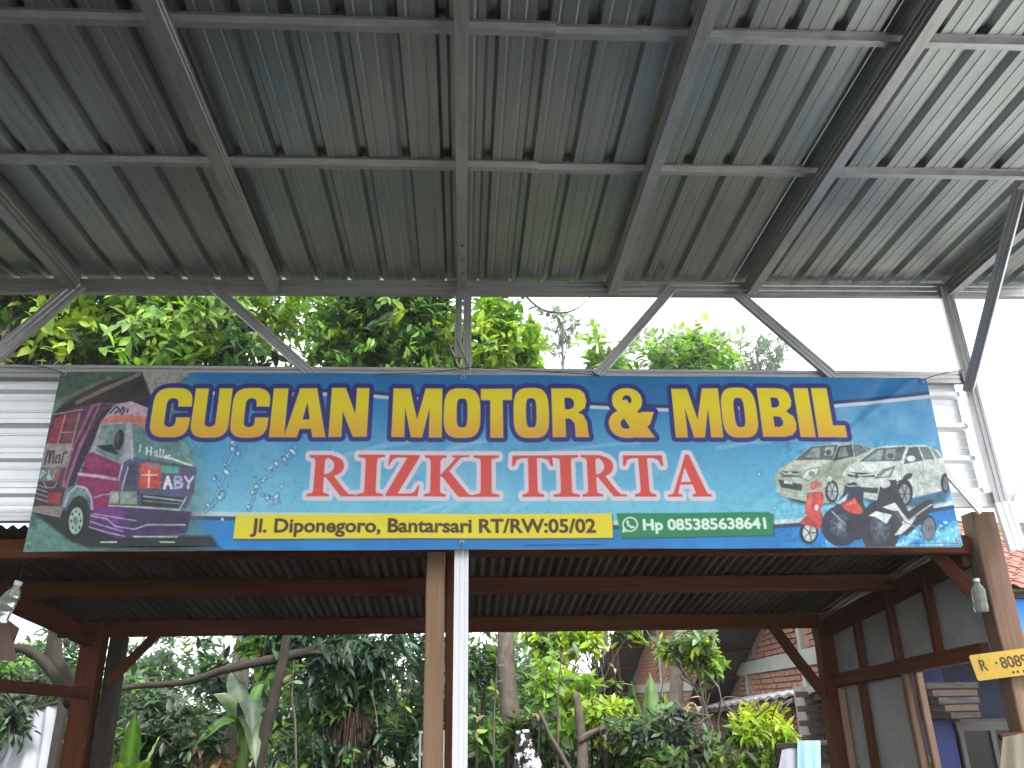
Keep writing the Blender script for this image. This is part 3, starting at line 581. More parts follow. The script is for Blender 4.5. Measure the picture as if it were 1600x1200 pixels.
M['husk'] = mat('palm_husk', (.06, .034, .022), .9, 0, [((6, 40, 40), (.025, .014, .01), .35, .7), ((3, 3, 3), (.15, .095, .065), .6, .85)], .4, 'grain', 40)
fibrous('thick brown fibrous palm stump below the dark bush', 545, 1128, 8.2, .2, 330, 1); fibrous('brown fibrous palm stump left of the brick house', 947, 1045, 9.6, .14, 220, 2)
#tk('fibrous_stump', 'thick brown fibrous palm trunk below the dark bush', [(545, 1110), (543, 1150), (540, 1200), (540, 1420)], 8.2, (.17, .2), 'bark')
#tk('fibrous_stump', 'brown fibrous palm trunk left of the brick house', [(945, 1035), (948, 1070), (945, 1110), (940, 1300)], 9.6, (.12, .14), 'bark')
tk('pruned_trunk', 'pruned upright trunk with a side branch, right of the centre posts', [(900, 1082), (906, 1130), (910, 1180), (910, 1400)], 7.8, (.035, .06), 'bark')
tb_ = tk('bare_branch', 'bare brown branch curving right from the pruned trunk', [(903, 1158), (930, 1142), (965, 1134), (1000, 1142), (1050, 1128), (1092, 1126)], 7.75, (.03, .008), 'bark')
tk('bare_branch', 'leaning bare stick left of the pruned trunk', [(843, 1110), (860, 1150), (880, 1185), (895, 1230), (905, 1400)], 7.7, (.014, .028), 'bark')
tk('dark_branch', 'long dark branch sweeping across left of the slender trunk', [(165, 1082), (215, 1072), (290, 1066), (345, 1048), (400, 1036), (448, 1026), (500, 1015)], 7.75, (.02, .05), 'bark_dark')
tk('crooked_tree', 'crooked dark trunk beside the left rear shed post', [(88, 975), (84, 1020), (100, 1060), (122, 1110), (135, 1200), (138, 1500)], 6.75, (.05, .085), 'bark_dark')
tk('crooked_branch', 'arched dark branch left of the rear shed post', [(-30, 1022), (22, 1012), (60, 1026), (92, 1064), (112, 1100)], 6.7, (.03, .05), 'bark_dark')
# bright shrubs right of the posts
SH = 'shrubs behind the shed'
def shrub(name, label, px, py, Y, rad, pal, seed, ntw, L=.13, W=.5, nl=8, stem=.02, **k):
    c = ctr(px, py, Y); tree(name, label, c, rad, (c[0], c[1]+.1, 0), stem, pal, seed, ntw, nl, L, W, cat='shrub', group=SH, nb=12, **k)
shrub('leafy_shrub', 'light green thin-leaved shrub between grey trunk and brick house, under the beam', 925, 1010, 8.8, (.72, .5, .36), [('mid', 2), ('fresh', 4), ('lime', 2), ('pale', 2)], 31, 150, .14, .45)
shrub('leafy_shrub', 'bright green heart-leaved shrub right of the grey trunk', 884, 1085, 8.2, (.34, .3, .33), [('fresh', 4), ('lime', 3), ('mid', 2)], 32, 60, .17, .75)
shrub('leafy_shrub', 'yellow-green low shrub in front of the palm trunk', 940, 1125, 8.0, (.55, .3, .26), [('lime', 3), ('yellow', 2), ('fresh', 3)], 33, 90, .1, .45)
shrub('leafy_shrub', 'pale leafy spray hanging before the brick gable', 1095, 1030, 7.9, (.42, .3, .26), [('fresh', 3), ('lime', 2), ('pale', 3), ('dry', .5)], 34, 95, .12, .5, droop=.9)
shrub('leafy_shrub', 'grey-green tangled shrub below the white roof edge', 1060, 1160, 7.7, (.62, .4, .34), [('grey', 3), ('mid', 3), ('pale', 2), ('deep', 2), ('dry', .6)], 35, 210, .11, .42)
shrub('leafy_shrub', 'yellow-green shrub beside the right rear shed post', 1205, 1128, 7.5, (.34, .3, .27), [('lime', 4), ('yellow', 2.5), ('fresh', 2)], 36, 100, .11, .42, droop=.6)
shrub('leafy_shrub', 'olive shrub under the yellow-green one, beside hanging laundry', 1170, 1190, 7.6, (.35, .3, .22), [('fresh', 3), ('grey', 2), ('lime', 2), ('dry', 1)], 37, 90, .11, .42)
shrub('leafy_shrub', 'mixed green shrub at the foot of the grey trunk', 800, 1165, 8.6, (.5, .35, .35), [('deep', 3), ('mid', 3), ('fresh', 2), ('dry', .5)], 38, 120, .13, .42)
shrub('leafy_shrub', 'dark green shrub right of the pruned trunk', 985, 1185, 8.3, (.5, .35, .3), [('dark', 2), ('deep', 3), ('mid', 2), ('fresh', 1)], 39, 120, .14, .42)
shrub('leafy_shrub', 'grey-green hazy shrub left of the banana leaves', 270, 1105, 8.8, (.7, .4, .35), [('grey', 3), ('deep', 3), ('blueg', 2)], 40, 130, .12, .42)
shrub('leafy_shrub', 'dim shrub filling the lower left below the dark branch', 300, 1175, 8.0, (.62, .35, .25), [('dark', 3), ('deep', 3), ('grey', 1), ('dry', .6)], 41, 130, .13, .42)
shrub('leafy_shrub', 'green spray of leaves right above the banana plant', 415, 1010, 8.4, (.36, .3, .3), [('fresh', 3), ('lime', 1.5), ('mid', 3)], 42, 60, .16, .5)
shrub('leafy_shrub', 'olive foliage left of the rear shed post over the side rail', 40, 1070, 9.5, (.7, .4, .42), [('pale', 3), ('grey', 3), ('mid', 2)], 43, 120, .14, .42)
shrub('leafy_shrub', 'fine green foliage between white centre post and grey trunk', 750, 1055, 9.4, (.27, .3, .5), [('deep', 3), ('mid', 3), ('fresh', 2)], 44, 110, .13, .3)
shrub('leafy_shrub', 'dark sprays of leaves overhanging the pale sheet at the lower left', 2, 1112, 8.9, (.26, .25, .22), [('dark', 3), ('deep', 3), ('grey', 1)], 45, 30, .15, .42)
# banana and taro plants: every big blade is a part
def blade(base, tip, w, sag, n=16, fold=-.32, torn=.5):
    b, t = E(*base), E(*tip); a = t-b; L = np.linalg.norm(a); d = a/L; s = unit(np.cross(d, E(0, 0, 1)) if abs(d[2]) < .97 else E(1, 0, 0)); u = np.cross(s, d); V = []; F = []
    for k in range(n+1):
        q = k/n; wid = w*(math.sin(math.pi*min(1, q*1.0+.04)**.75)**.7+.01)*(1-.25*torn*R.random()); c = b+a*q+E(0, 0, (.35+.45*sag)*math.hypot(a[0], a[1])*math.sin(math.pi*q**.8)*.6)
        for i, f in enumerate((-1, -.5, 0, .5, 1)): V.append(c+s*f*wid/2+u*(abs(f)*wid*fold*.5+R.gauss(0, .004)))
    for k in range(n):
        for i in range(4): F.append((k*5+i, k*5+i+1, (k+1)*5+i+1, (k+1)*5+i))
    return V, F
def big_plant(name, label, base, blades, pal, group=None, stem=.07, sh=1.0):
    t = thing(name, label, 'plant', (base[0], base[1], 0), group)
    V, F, G = tube(smooth_path([(base[0], base[1], 0), (base[0]+.02, base[1], sh*.5), (base[0], base[1], sh)], 3), stem, 8, .03); part('stem', V, F, leafgreen, t, smooth=True, attr={'tint': ('FLOAT_COLOR', [(*PAL['fresh'], 1)]*len(V))})
    for k, (tip, w, sag) in enumerate(blades):
        V, F = blade((base[0], base[1], sh*.95), tip, w, sag); c = palette(pal, 1, NR, .15)[0]
        part('leaf', V, F, M['leaf'], t, smooth=True, attr={'tint': ('FLOAT_COLOR', [(*(c*(1.7 if i % 5 == 2 else R.uniform(.65, 1.2))), 1) for i in range(len(V))])})
leafgreen = leaf_mat('stem_green', .1)
p = lambda x, y, Y: tuple(at(x, y, Y))
BG = 'banana plants behind the shed'
b0 = gb(385, 7.9); big_plant('banana_plant', 'banana plant with broad pale leaves left of the slender trunk', b0, [(p(332, 1085, 7.5), .24, .5), (p(395, 1150, 7.3), .22, .9), (p(420, 1045, 8.2), .2, .2), (p(300, 1170, 7.6), .3, .8), (p(360, 1050, 8.4), .22, .1), (p(455, 1120, 8.2), .2, .8), (p(400, 1200, 7.4), .22, 1.0)], [('pale', 3), ('mid', 2), ('grey', 1)], BG, .06, 1.35)
b0 = gb(215, 7.3); big_plant('banana_plant', 'young banana plant with one bright arched leaf near the left rear post', b0, [(p(212, 1112, 7.0), .16, .9), (p(185, 1190, 7.0), .17, .9), (p(250, 1150, 7.4), .15, .5), (p(235, 1190, 7.0), .16, .8)], [('fresh', 2), ('mid', 1)], BG, .04, .75)
b0 = gb(1018, 9.9); big_plant('banana_plant', 'banana plant with dark upright leaves before the brick gable', b0, [(p(985, 1062, 9.9), .26, .2), (p(1040, 1080, 9.7), .26, .4), (p(1015, 1050, 10.2), .24, .1), (p(960, 1090, 9.8), .24, .6), (p(1065, 1110, 9.6), .22, .7)], [('mid', 3), ('fresh', 2)], BG, .07, .9)
b0 = gb(455, 8.0); big_plant('taro_plant', 'taro with broad green leaves low beside the palm stump', b0, [(p(475, 1182, 7.8), .26, .7), (p(440, 1195, 7.7), .24, .8), (p(500, 1196, 7.9), .22, .8)], [('fresh', 3), ('mid', 1)], None, .03, .7)
b0 = gb(735, 9.0); big_plant('taro_plant', 'taro with large grey-green leaves beside the white post', b0, [(p(755, 1140, 8.6), .34, .5), (p(740, 1185, 8.5), .34, .8), (p(790, 1175, 8.7), .3, .8), (p(770, 1110, 9.2), .3, .4)], [('grey', 2), ('mid', 2)], None, .03, .75)
b0 = gb(1015, 8.6); big_plant('bromeliad', 'spiky pale green rosette on the palm trunk', (at(922, 1092, 9.35)[0], 9.35, 0), [(p(905+14*k, 1052+6*abs(k-3), 9.2+.05*k), .045, .1) for k in range(7)], [('pale', 3), ('fresh', 1)], None, .03, at(922, 1096, 9.35)[2])
# distant wood as one mass
rng = np.random.default_rng(77); A = []
for k in range(72):
    x = rng.uniform(-20, 9); y = rng.uniform(15, 26); h = rng.uniform(1.6, 3.9)
    if x > 2.2: h *= .6
    if x > -3 and y < 19: y += 4
    A.append(clump_leaves((x, y, h*.55), (rng.uniform(.9, 1.8), 1.0, h*.55), 76, 9, .26, .44, [('deep', 3), ('mid', 3), ('grey', 2), ('fresh', 1.5), ('blueg', 1)], 100+k)[0])
for k in range(46):
    y = rng.uniform(10.8, 14.5); x = rng.uniform(-9.5, .15*y); h = rng.uniform(1.5, 3.0); A.append(clump_leaves((x, y, h*.5), (rng.uniform(.6, 1.1), .7, h*.52), 62, 9, .19, .42, [('dark', 3), ('deep', 4), ('mid', 2), ('grey', 1), ('fresh', .7)], 400+k)[0])
for k in range(12):
    x = rng.uniform(-12, -1.5); A.append(clump_leaves((x, rng.uniform(12, 15), rng.uniform(4.2, 6.4)), (1.3, 1.0, 1.2), 70, 9, .24, .42, [('deep', 3), ('mid', 3), ('fresh', 1.5), ('blueg', 1)], 200+k)[0])
w = leaf_part('background_wood', A, M['leaf'], None); tag(w, 'dense green wood filling the background behind the shed', 'wood', kind='stuff')
A = []
for k in range(44):
    x = rng.uniform(-9, 7); A.append(clump_leaves((x, rng.uniform(9.6, 13.5), rng.uniform(.2, .7)), (.9, .6, .45), 34, 8, .17, .4, [('deep', 3), ('mid', 3), ('dark', 2), ('dry', .5)], 300+k)[0])
w = leaf_part('undergrowth', A, M['leaf'], None); tag(w, 'low weeds and undergrowth covering the ground behind the shed', 'undergrowth', kind='stuff')
# unseen leaf mass added left of the yard to darken the roof underside
A = []
for k in range(32):
    y = -8+14.2*(k+.5)/32; A.append(clump_leaves((-5.2+rng.uniform(-.2, .1), y, 1.8), (.5, .5, 1.8), 66, 8, .24, .46, [('dark', 5), ('deep', 1)], 500+k)[0])
w = leaf_part('hedge', A, M['leaf'], None); tag(w, 'tall dark green hedge along the left side of the yard', 'hedge', kind='stuff')
TS = 'thin stems among the shrubs'; rs = random.Random(4)
ORD = ['first', 'second', 'third', 'fourth', 'fifth', 'sixth', 'seventh', 'eighth', 'ninth', 'tenth', 'eleventh', 'twelfth']
for k, px in enumerate((462, 505, 590, 636, 745, 772, 842, 872, 925, 972, 1030, 1098)):
    py = rs.uniform(1020, 1110); Y = rs.uniform(7.4, 8.6); lean = rs.uniform(-14, 14)
    P = smooth_path([at(px+lean, py, Y), at(px+lean*.55+rs.uniform(-6, 6), py+50, Y), at(px, py+110, Y), at(px-lean*.3, 1420, Y)], 4); t = thing('thin_stem', ORD[k]+' thin stem from the left among the shrubs behind the shed', 'stem', (P[-1][0], P[-1][1], 0), TS); V, F, G = tube(P, list(np.linspace(.004, .014, len(P))), 6, .08); part('stalk', V, F, M[rs.choice(['bark', 'bark_dark'])], t, smooth=True, attr={'grain': ('FLOAT_VECTOR', G)})
    tp = np.array(P[:6]); n_ = 10; pos = tp[NR.integers(0, 6, n_)]; ln = NR.uniform(.06, .13, n_); leaf_part('leaves', [leaf_arrays(pos, NR.normal(size=(n_, 3))+E(0, 0, -.2), NR.normal(size=(n_, 3))+E(0, 0, .6), ln, ln*.42, palette([('mid', 2), ('fresh', 2), ('dry', 1), ('pale', 1)], n_, NR))], M['leaf'], t)
# ----------------------------------------------------------------- banner print
# The print is a colour attribute on the finely divided cloth: flat artwork only.
NU, NV = 1500, 300
BX0, BX1, BZ0, BZ1, BY = -2.26, 2.74, 2.263, 3.263, 4.264
CELL = 0.95

def _project_grid():
    xs = np.linspace(BX0, BX1, NU); zs = np.linspace(BZ1, BZ0, NV)
    X, Z = np.meshgrid(xs, zs)
    d = np.stack([X, np.full_like(X, BY), Z], -1) - CAM_POS
    dep = d @ CAM_F
    px = 800 + FOC*(d @ CAM_R)/dep; py = 600 - FOC*(d @ CAM_U)/dep
    zc = 2.763
    dm = np.stack([xs, np.full_like(xs, BY), np.full_like(xs, zc)], -1) - CAM_POS
    sx = 800 + FOC*(dm @ CAM_R)/(dm @ CAM_F)
    return px, py, np.broadcast_to(sx, px.shape), X, Z

class Paint:
    def __init__(s):
        s.px, s.py, s.sx, s.X, s.Z = _project_grid()
        s.img = np.zeros(s.px.shape+(3,))
        s.rng = np.random.default_rng(5)
    @staticmethod
    def lin(c):
        c = np.asarray(c, float)/255
        return np.where(c <= .04045, c/12.92, ((c+.055)/1.055)**2.4)
    def noise(s, scale, seed):
        r = np.random.default_rng(seed); out = 0; amp = 1; tot = 0
        for k in range(3):
            g = r.random((64, 256)); fx = (s.px/scale*(2**k)) % 255; fy = (s.py/scale*(2**k)) % 63
            ix = fx.astype(int); iy = fy.astype(int); tx = fx-ix; ty = fy-iy
            tx = tx*tx*(3-2*tx); ty = ty*ty*(3-2*ty)
            v = (g[iy, ix]*(1-tx)+g[iy, ix+1]*tx)*(1-ty)+(g[iy+1, ix]*(1-tx)+g[iy+1, ix+1]*tx)*ty
            out = out+amp*v; tot += amp; amp *= .55
        return out/tot
    def box(s, x0, y0, x1, y1, rect=False):
        P = s.sx if rect else s.px
        m0 = (P >= x0) & (P <= x1) & (s.py >= y0) & (s.py <= y1)
        r = np.where(m0.any(1))[0]; c = np.where(m0.any(0))[0]
        if not len(r): return None
        return slice(r[0], r[-1]+1), slice(c[0], c[-1]+1)
    def put(s, sl, a, col):
        a = np.clip(a, 0, 1)[..., None]
        s.img[sl] = s.img[sl]*(1-a)+s.lin(col)*a
    @staticmethod
    def seg(px, py, a, b):
        dx, dy = b[0]-a[0], b[1]-a[1]; L = dx*dx+dy*dy+1e-9
        t = np.clip(((px-a[0])*dx+(py-a[1])*dy)/L, 0, 1)
        return np.hypot(px-a[0]-t*dx, py-a[1]-t*dy)
    def sdpoly(s, px, py, contours):
        d = np.full(px.shape, 1e9); ins = np.zeros(px.shape, bool)
        for c in contours:
            n = len(c)
            for i in range(n):
                a, b = c[i], c[(i+1) % n]
                d = np.minimum(d, s.seg(px, py, a, b))
                if a[1] != b[1]:
                    cr = ((a[1] > py) != (b[1] > py)) & (px < (b[0]-a[0])*(py-a[1])/(b[1]-a[1])+a[0])
                    ins ^= cr
        return np.where(ins, -d, d)
    def poly(s, pts, col, alpha=1, soft=.5, grain=0):
        xs = [p[0] for p in pts]; ys = [p[1] for p in pts]; m = soft*2+3
        sl = s.box(min(xs)-m, min(ys)-m, max(xs)+m, max(ys)+m)
        if sl is None: return
        d = s.sdpoly(s.px[sl], s.py[sl], [pts]); a = alpha*np.clip(.5-d/(2*soft), 0, 1)
        if grain: a = a*(1-grain*(s.noise(7, 3)[sl] > .5))
        s.put(sl, a, col)
    def line(s, pts, w, col, alpha=1, soft=.5):
        xs = [p[0] for p in pts]; ys = [p[1] for p in pts]; m = w+soft*2+2
        sl = s.box(min(xs)-m, min(ys)-m, max(xs)+m, max(ys)+m)
        if sl is None: return
        d = np.full(s.px[sl].shape, 1e9)
        for a, b in zip(pts, pts[1:]): d = np.minimum(d, s.seg(s.px[sl], s.py[sl], a, b))
        s.put(sl, alpha*np.clip(.5-(d-w/2)/(2*soft), 0, 1), col)
    def ell(s, c, rx, ry, col, alpha=1, soft=.5, rot=0, ring=0):
        m = max(rx, ry)+soft*2+ring+2
        sl = s.box(c[0]-m, c[1]-m, c[0]+m, c[1]+m)
        if sl is None: return
        x = s.px[sl]-c[0]; y = s.py[sl]-c[1]; cr, sr = math.cos(rot), math.sin(rot)
        u = (x*cr+y*sr)/rx; v = (-x*sr+y*cr)/ry; d = (np.hypot(u, v)-1)*min(rx, ry)
        if ring: d = np.abs(d)-ring/2
        s.put(sl, alpha*np.clip(.5-d/(2*soft), 0, 1), col)

# --- glyphs in a unit box, y up
def _sup(cx, cy, rx, ry, n=2.6, k=40, a0=0, a1=360):
    out = []
    for i in range(k+1):
        t = math.radians(a0+(a1-a0)*i/k); c, q = math.cos(t), math.sin(t)
        out.append((cx+rx*abs(c)**(2/n)*(1 if c >= 0 else -1), cy+ry*abs(q)**(2/n)*(1 if q >= 0 else -1)))
    return out
def _rect(x0, y0, x1, y1): return [(x0, y0), (x1, y0), (x1, y1), (x0, y1)]
HEAD = {
 'O': [[_sup(.5, .5, .5, .51, 3.3)[:-1], _sup(.5, .5, .15, .3, 3.6)[:-1]]],
 'I': [[_rect(0, 0, 1, 1)]],
 'L': [[[(0, 0), (1, 0), (1, .235), (.56, .235), (.56, 1), (0, 1)]]],
 'T': [[[(.3, 0), (.7, 0), (.7, .77), (1, .77), (1, 1), (0, 1), (0, .77), (.3, .77)]]],
 'N': [[[(0, 0), (.33, 0), (.33, .52), (.64, 0), (1, 0), (1, 1), (.67, 1), (.67, .46), (.37, 1), (0, 1)]]],
 'M': [[[(0, 0), (.25, 0), (.25, .62), (.39, 0), (.61, 0), (.75, .62), (.75, 0), (1, 0), (1, 1), (.66, 1), (.5, .36), (.34, 1), (0, 1)]]],
 'A': [[[(0, 0), (.31, 0), (.36, .17), (.64, .17), (.69, 0), (1, 0), (.71, 1), (.29, 1)], [(.41, .36), (.59, .36), (.5, .72)]]],
 'U': [[[(0, 1), (0, .3)]+_sup(.5, .33, .5, .34, 3, 24, 180, 360)+[(1, .3), (1, 1), (.65, 1), (.65, .33)]+_sup(.5, .31, .15, .1, 2.3, 12, 360, 180)+[(.35, .33), (.35, 1)]]],
 'C': [[[(1, .63), (1, .66)]+_sup(.5, .66, .5, .35, 3, 20, 0, 180)+_sup(.5, .34, .5, .35, 3, 20, 180, 360)+[(1, .4), (.645, .4), (.645, .34)]
        + _sup(.5, .33, .15, .13, 2.4, 12, 360, 180)+_sup(.5, .67, .15, .13, 2.4, 12, 180, 0)+[(.645, .63)]]],
 'R': [[[(0, 0), (.36, 0), (.36, .38), (.5, .38), (.62, .28), (.63, 0), (1, 0), (.97, .1), (.96, .3), (.86, .46), (.72, .5), (.92, .6), (.97, .74), (.93, .9), (.8, .98), (.6, 1), (0, 1)],
        [(.36, .57), (.52, .57), (.61, .62), (.63, .69), (.6, .77), (.52, .81), (.36, .81)]]],
 'B': [[[(0, 0), (.6, 0), (.84, .04), (.97, .14), (1, .28), (.95, .42), (.76, .52), (.92, .62), (.96, .75), (.91, .9), (.78, .98), (.58, 1), (0, 1)],
        [(.36, .2), (.52, .2), (.62, .25), (.63, .32), (.58, .4), (.5, .42), (.36, .42)], [(.36, .6), (.5, .6), (.59, .65), (.6, .72), (.57, .79), (.48, .81), (.36, .81)]]],
 '&': [[_sup(.43, .75, .33, .26, 2.2)[:-1], _sup(.43, .77, .1, .1, 2)[:-1]], [_sup(.4, .28, .4, .29, 2.2)[:-1], _sup(.37, .28, .12, .11, 2)[:-1]],
       [[(.14, .72), (.42, .78), (.98, .0), (.58, 0)]], [[(.72, .52), (1, .52), (.9, .28), (.72, .12), (.55, .18)]]],
}
_S = .055
def _stem(x, w, s=.11):     # serif stem centred on x
    return [[(x-w/2-s, 0), (x+w/2+s, 0), (x+w/2+s, _S), (x+w/2+.02, _S+.035), (x+w/2, _S+.09), (x+w/2, 1-_S-.09), (x+w/2+.02, 1-_S-.035), (x+w/2+s, 1-_S), (x+w/2+s, 1),
            (x-w/2-s, 1), (x-w/2-s, 1-_S), (x-w/2-.02, 1-_S-.035), (x-w/2, 1-_S-.09), (x-w/2, _S+.09), (x-w/2-.02, _S+.035), (x-w/2-s, _S)]]
SERIF = {
 'I': [_stem(.5, .42, .28)],
 'R': [_stem(.25, .2, .13), [_sup(.33, .73, .42, .27, 2.2, 24, -90, 90)+[(.2, 1), (.2, .46)], _sup(.33, .735, .21, .2, 2.1, 18, -90, 90)+[(.3, .93), (.3, .54)]],
       [[(.36, .5), (.55, .5), (.78, .17), (.88, .06), (1.02, .05), (1.02, 0), (.72, 0)]]],
 'Z': [[[(0, 0), (.95, 0), (1, .27), (.95, .27), (.86, .12), (.74, .07), (.36, .07), (.98, .95), (.98, 1), (.08, 1), (.03, .75), (.08, .75), (.17, .88), (.3, .93), (.6, .93), (0, .06)]]],
 'K': [_stem(.22, .2, .12), [[(.3, .5), (.38, .46), (.72, .93), (.78, .95), (.9, .96), (.9, 1), (.55, 1), (.55, .96), (.62, .93)]],
       [[(.33, .52), (.5, .62), (.86, .1), (.92, .05), (1.02, .04), (1.02, 0), (.68, 0)]]],
 'T': [[[(.24, 0), (.76, 0), (.76, _S), (.64, _S+.04), (.61, _S+.1), (.61, .93), (.76, .93), (.88, .88), (.94, .74), (1, .74), (.98, 1), (.02, 1), (0, .74), (.06, .74), (.12, .88), (.24, .93), (.39, .93), (.39, _S+.1), (.36, _S+.04), (.24, _S)]]],
 'A': [[[(0, 0), (.34, 0), (.34, _S), (.25, .08), (.31, .29), (.6, .29), (.67, .09), (.58, _S), (.58, 0), (1.03, 0), (1.03, _S), (.94, .08), (.58, 1.02), (.5, 1.02), (.14, .1), (.08, _S), (0, _S)], [(.335, .36), (.575, .36), (.46, .7)]]],
}

def _mid(x, y): return 770+(x-770)*(720+2578)/(y+2578)      # photo column -> column at the banner's mid height

def draw_word(P, glyphs, spots, y0, y1, fill, edge, ew, fill2=None):
    acc = []
    for ch, x0, x1 in spots:
        m = ew+4; ym = (y0+y1)/2; x0, x1 = _mid(x0, ym), _mid(x1, ym)
        sl = P.box(x0-m, y0-m-8, x1+m, y1+m+8, True)
        X, Y = P.sx[sl], P.py[sl]
        d = np.full(X.shape, 1e9)
        for contours in glyphs[ch]:
            cs = [[(x0+x*(x1-x0), y1+(y0-y1)*y) for x, y in c] for c in contours]
            d = np.minimum(d, P.sdpoly(X, Y, cs))
        acc.append((sl, d, Y))
    for sl, d, Y in acc: P.put(sl, .5-(d-ew)/(2*.55), edge)
    for sl, d, Y in acc:
        a = np.clip(.5-d/(2*.5), 0, 1)
        P.put(sl, a, fill)
        if fill2: P.put(sl, a*np.clip((Y-(y0+.35*(y1-y0)))/(.6*(y1-y0)), 0, 1), fill2)

def draw_text(P, text, x0, x1, ytop, ybase, col, bold, tilt=0.0):
    x0, x1 = _mid(x0, ybase), _mid(x1, ybase)
    cu = bpy.data.curves.new('t', 'FONT'); cu.body = text; cu.offset = bold; cu.resolution_u = 3; cu.space_character = 1.0
    ob = bpy.data.objects.new('t', cu); COL.objects.link(ob)
    bpy.context.view_layer.update()
    me = ob.evaluated_get(bpy.context.evaluated_depsgraph_get()).to_mesh(); me.calc_loop_triangles()
    v = np.array([w.co[:2] for w in me.vertices]); tri = np.array([t.vertices[:] for t in me.loop_triangles])
    ob.to_mesh_clear(); COL.objects.unlink(ob); bpy.data.objects.remove(ob); bpy.data.curves.remove(cu)
    xa, xb = v[:, 0].min(), v[:, 0].max(); cap = .70
    V = np.stack([x0+(v[:, 0]-xa)/(xb-xa)*(x1-x0), ybase-v[:, 1]/cap*(ybase-ytop)], 1); V[:, 1] += (V[:, 0]-x0)*tilt
    sl = P.box(x0-3, ytop-8+min(0, tilt*(x1-x0)), x1+3, ybase+10+max(0, tilt*(x1-x0)), True)
    X, Y = P.sx[sl], P.py[sl]; acc = np.zeros(X.shape)
    xr = X[0]; SS = ((-.3, -.3), (.3, -.3), (-.3, .3), (.3, .3), (0, 0))
    for t in tri:
        a, b, c = V[t]
        det = (b[0]-a[0])*(c[1]-a[1])-(c[0]-a[0])*(b[1]-a[1])
        if abs(det) < 1e-6: continue
        i0 = max(0, np.searchsorted(xr, min(a[0], b[0], c[0])-1)-1); i1 = np.searchsorted(xr, max(a[0], b[0], c[0])+1)+1
        xx, yy = X[:, i0:i1], Y[:, i0:i1]
        for ox, oy in SS:
            u = ((xx+ox-a[0])*(c[1]-a[1])-(c[0]-a[0])*(yy+oy-a[1]))/det; w = ((b[0]-a[0])*(yy+oy-a[1])-(xx+ox-a[0])*(b[1]-a[1]))/det
            acc[:, i0:i1] += ((u >= 0) & (w >= 0) & (u+w <= 1))/len(SS)
    P.put(sl, acc, col)

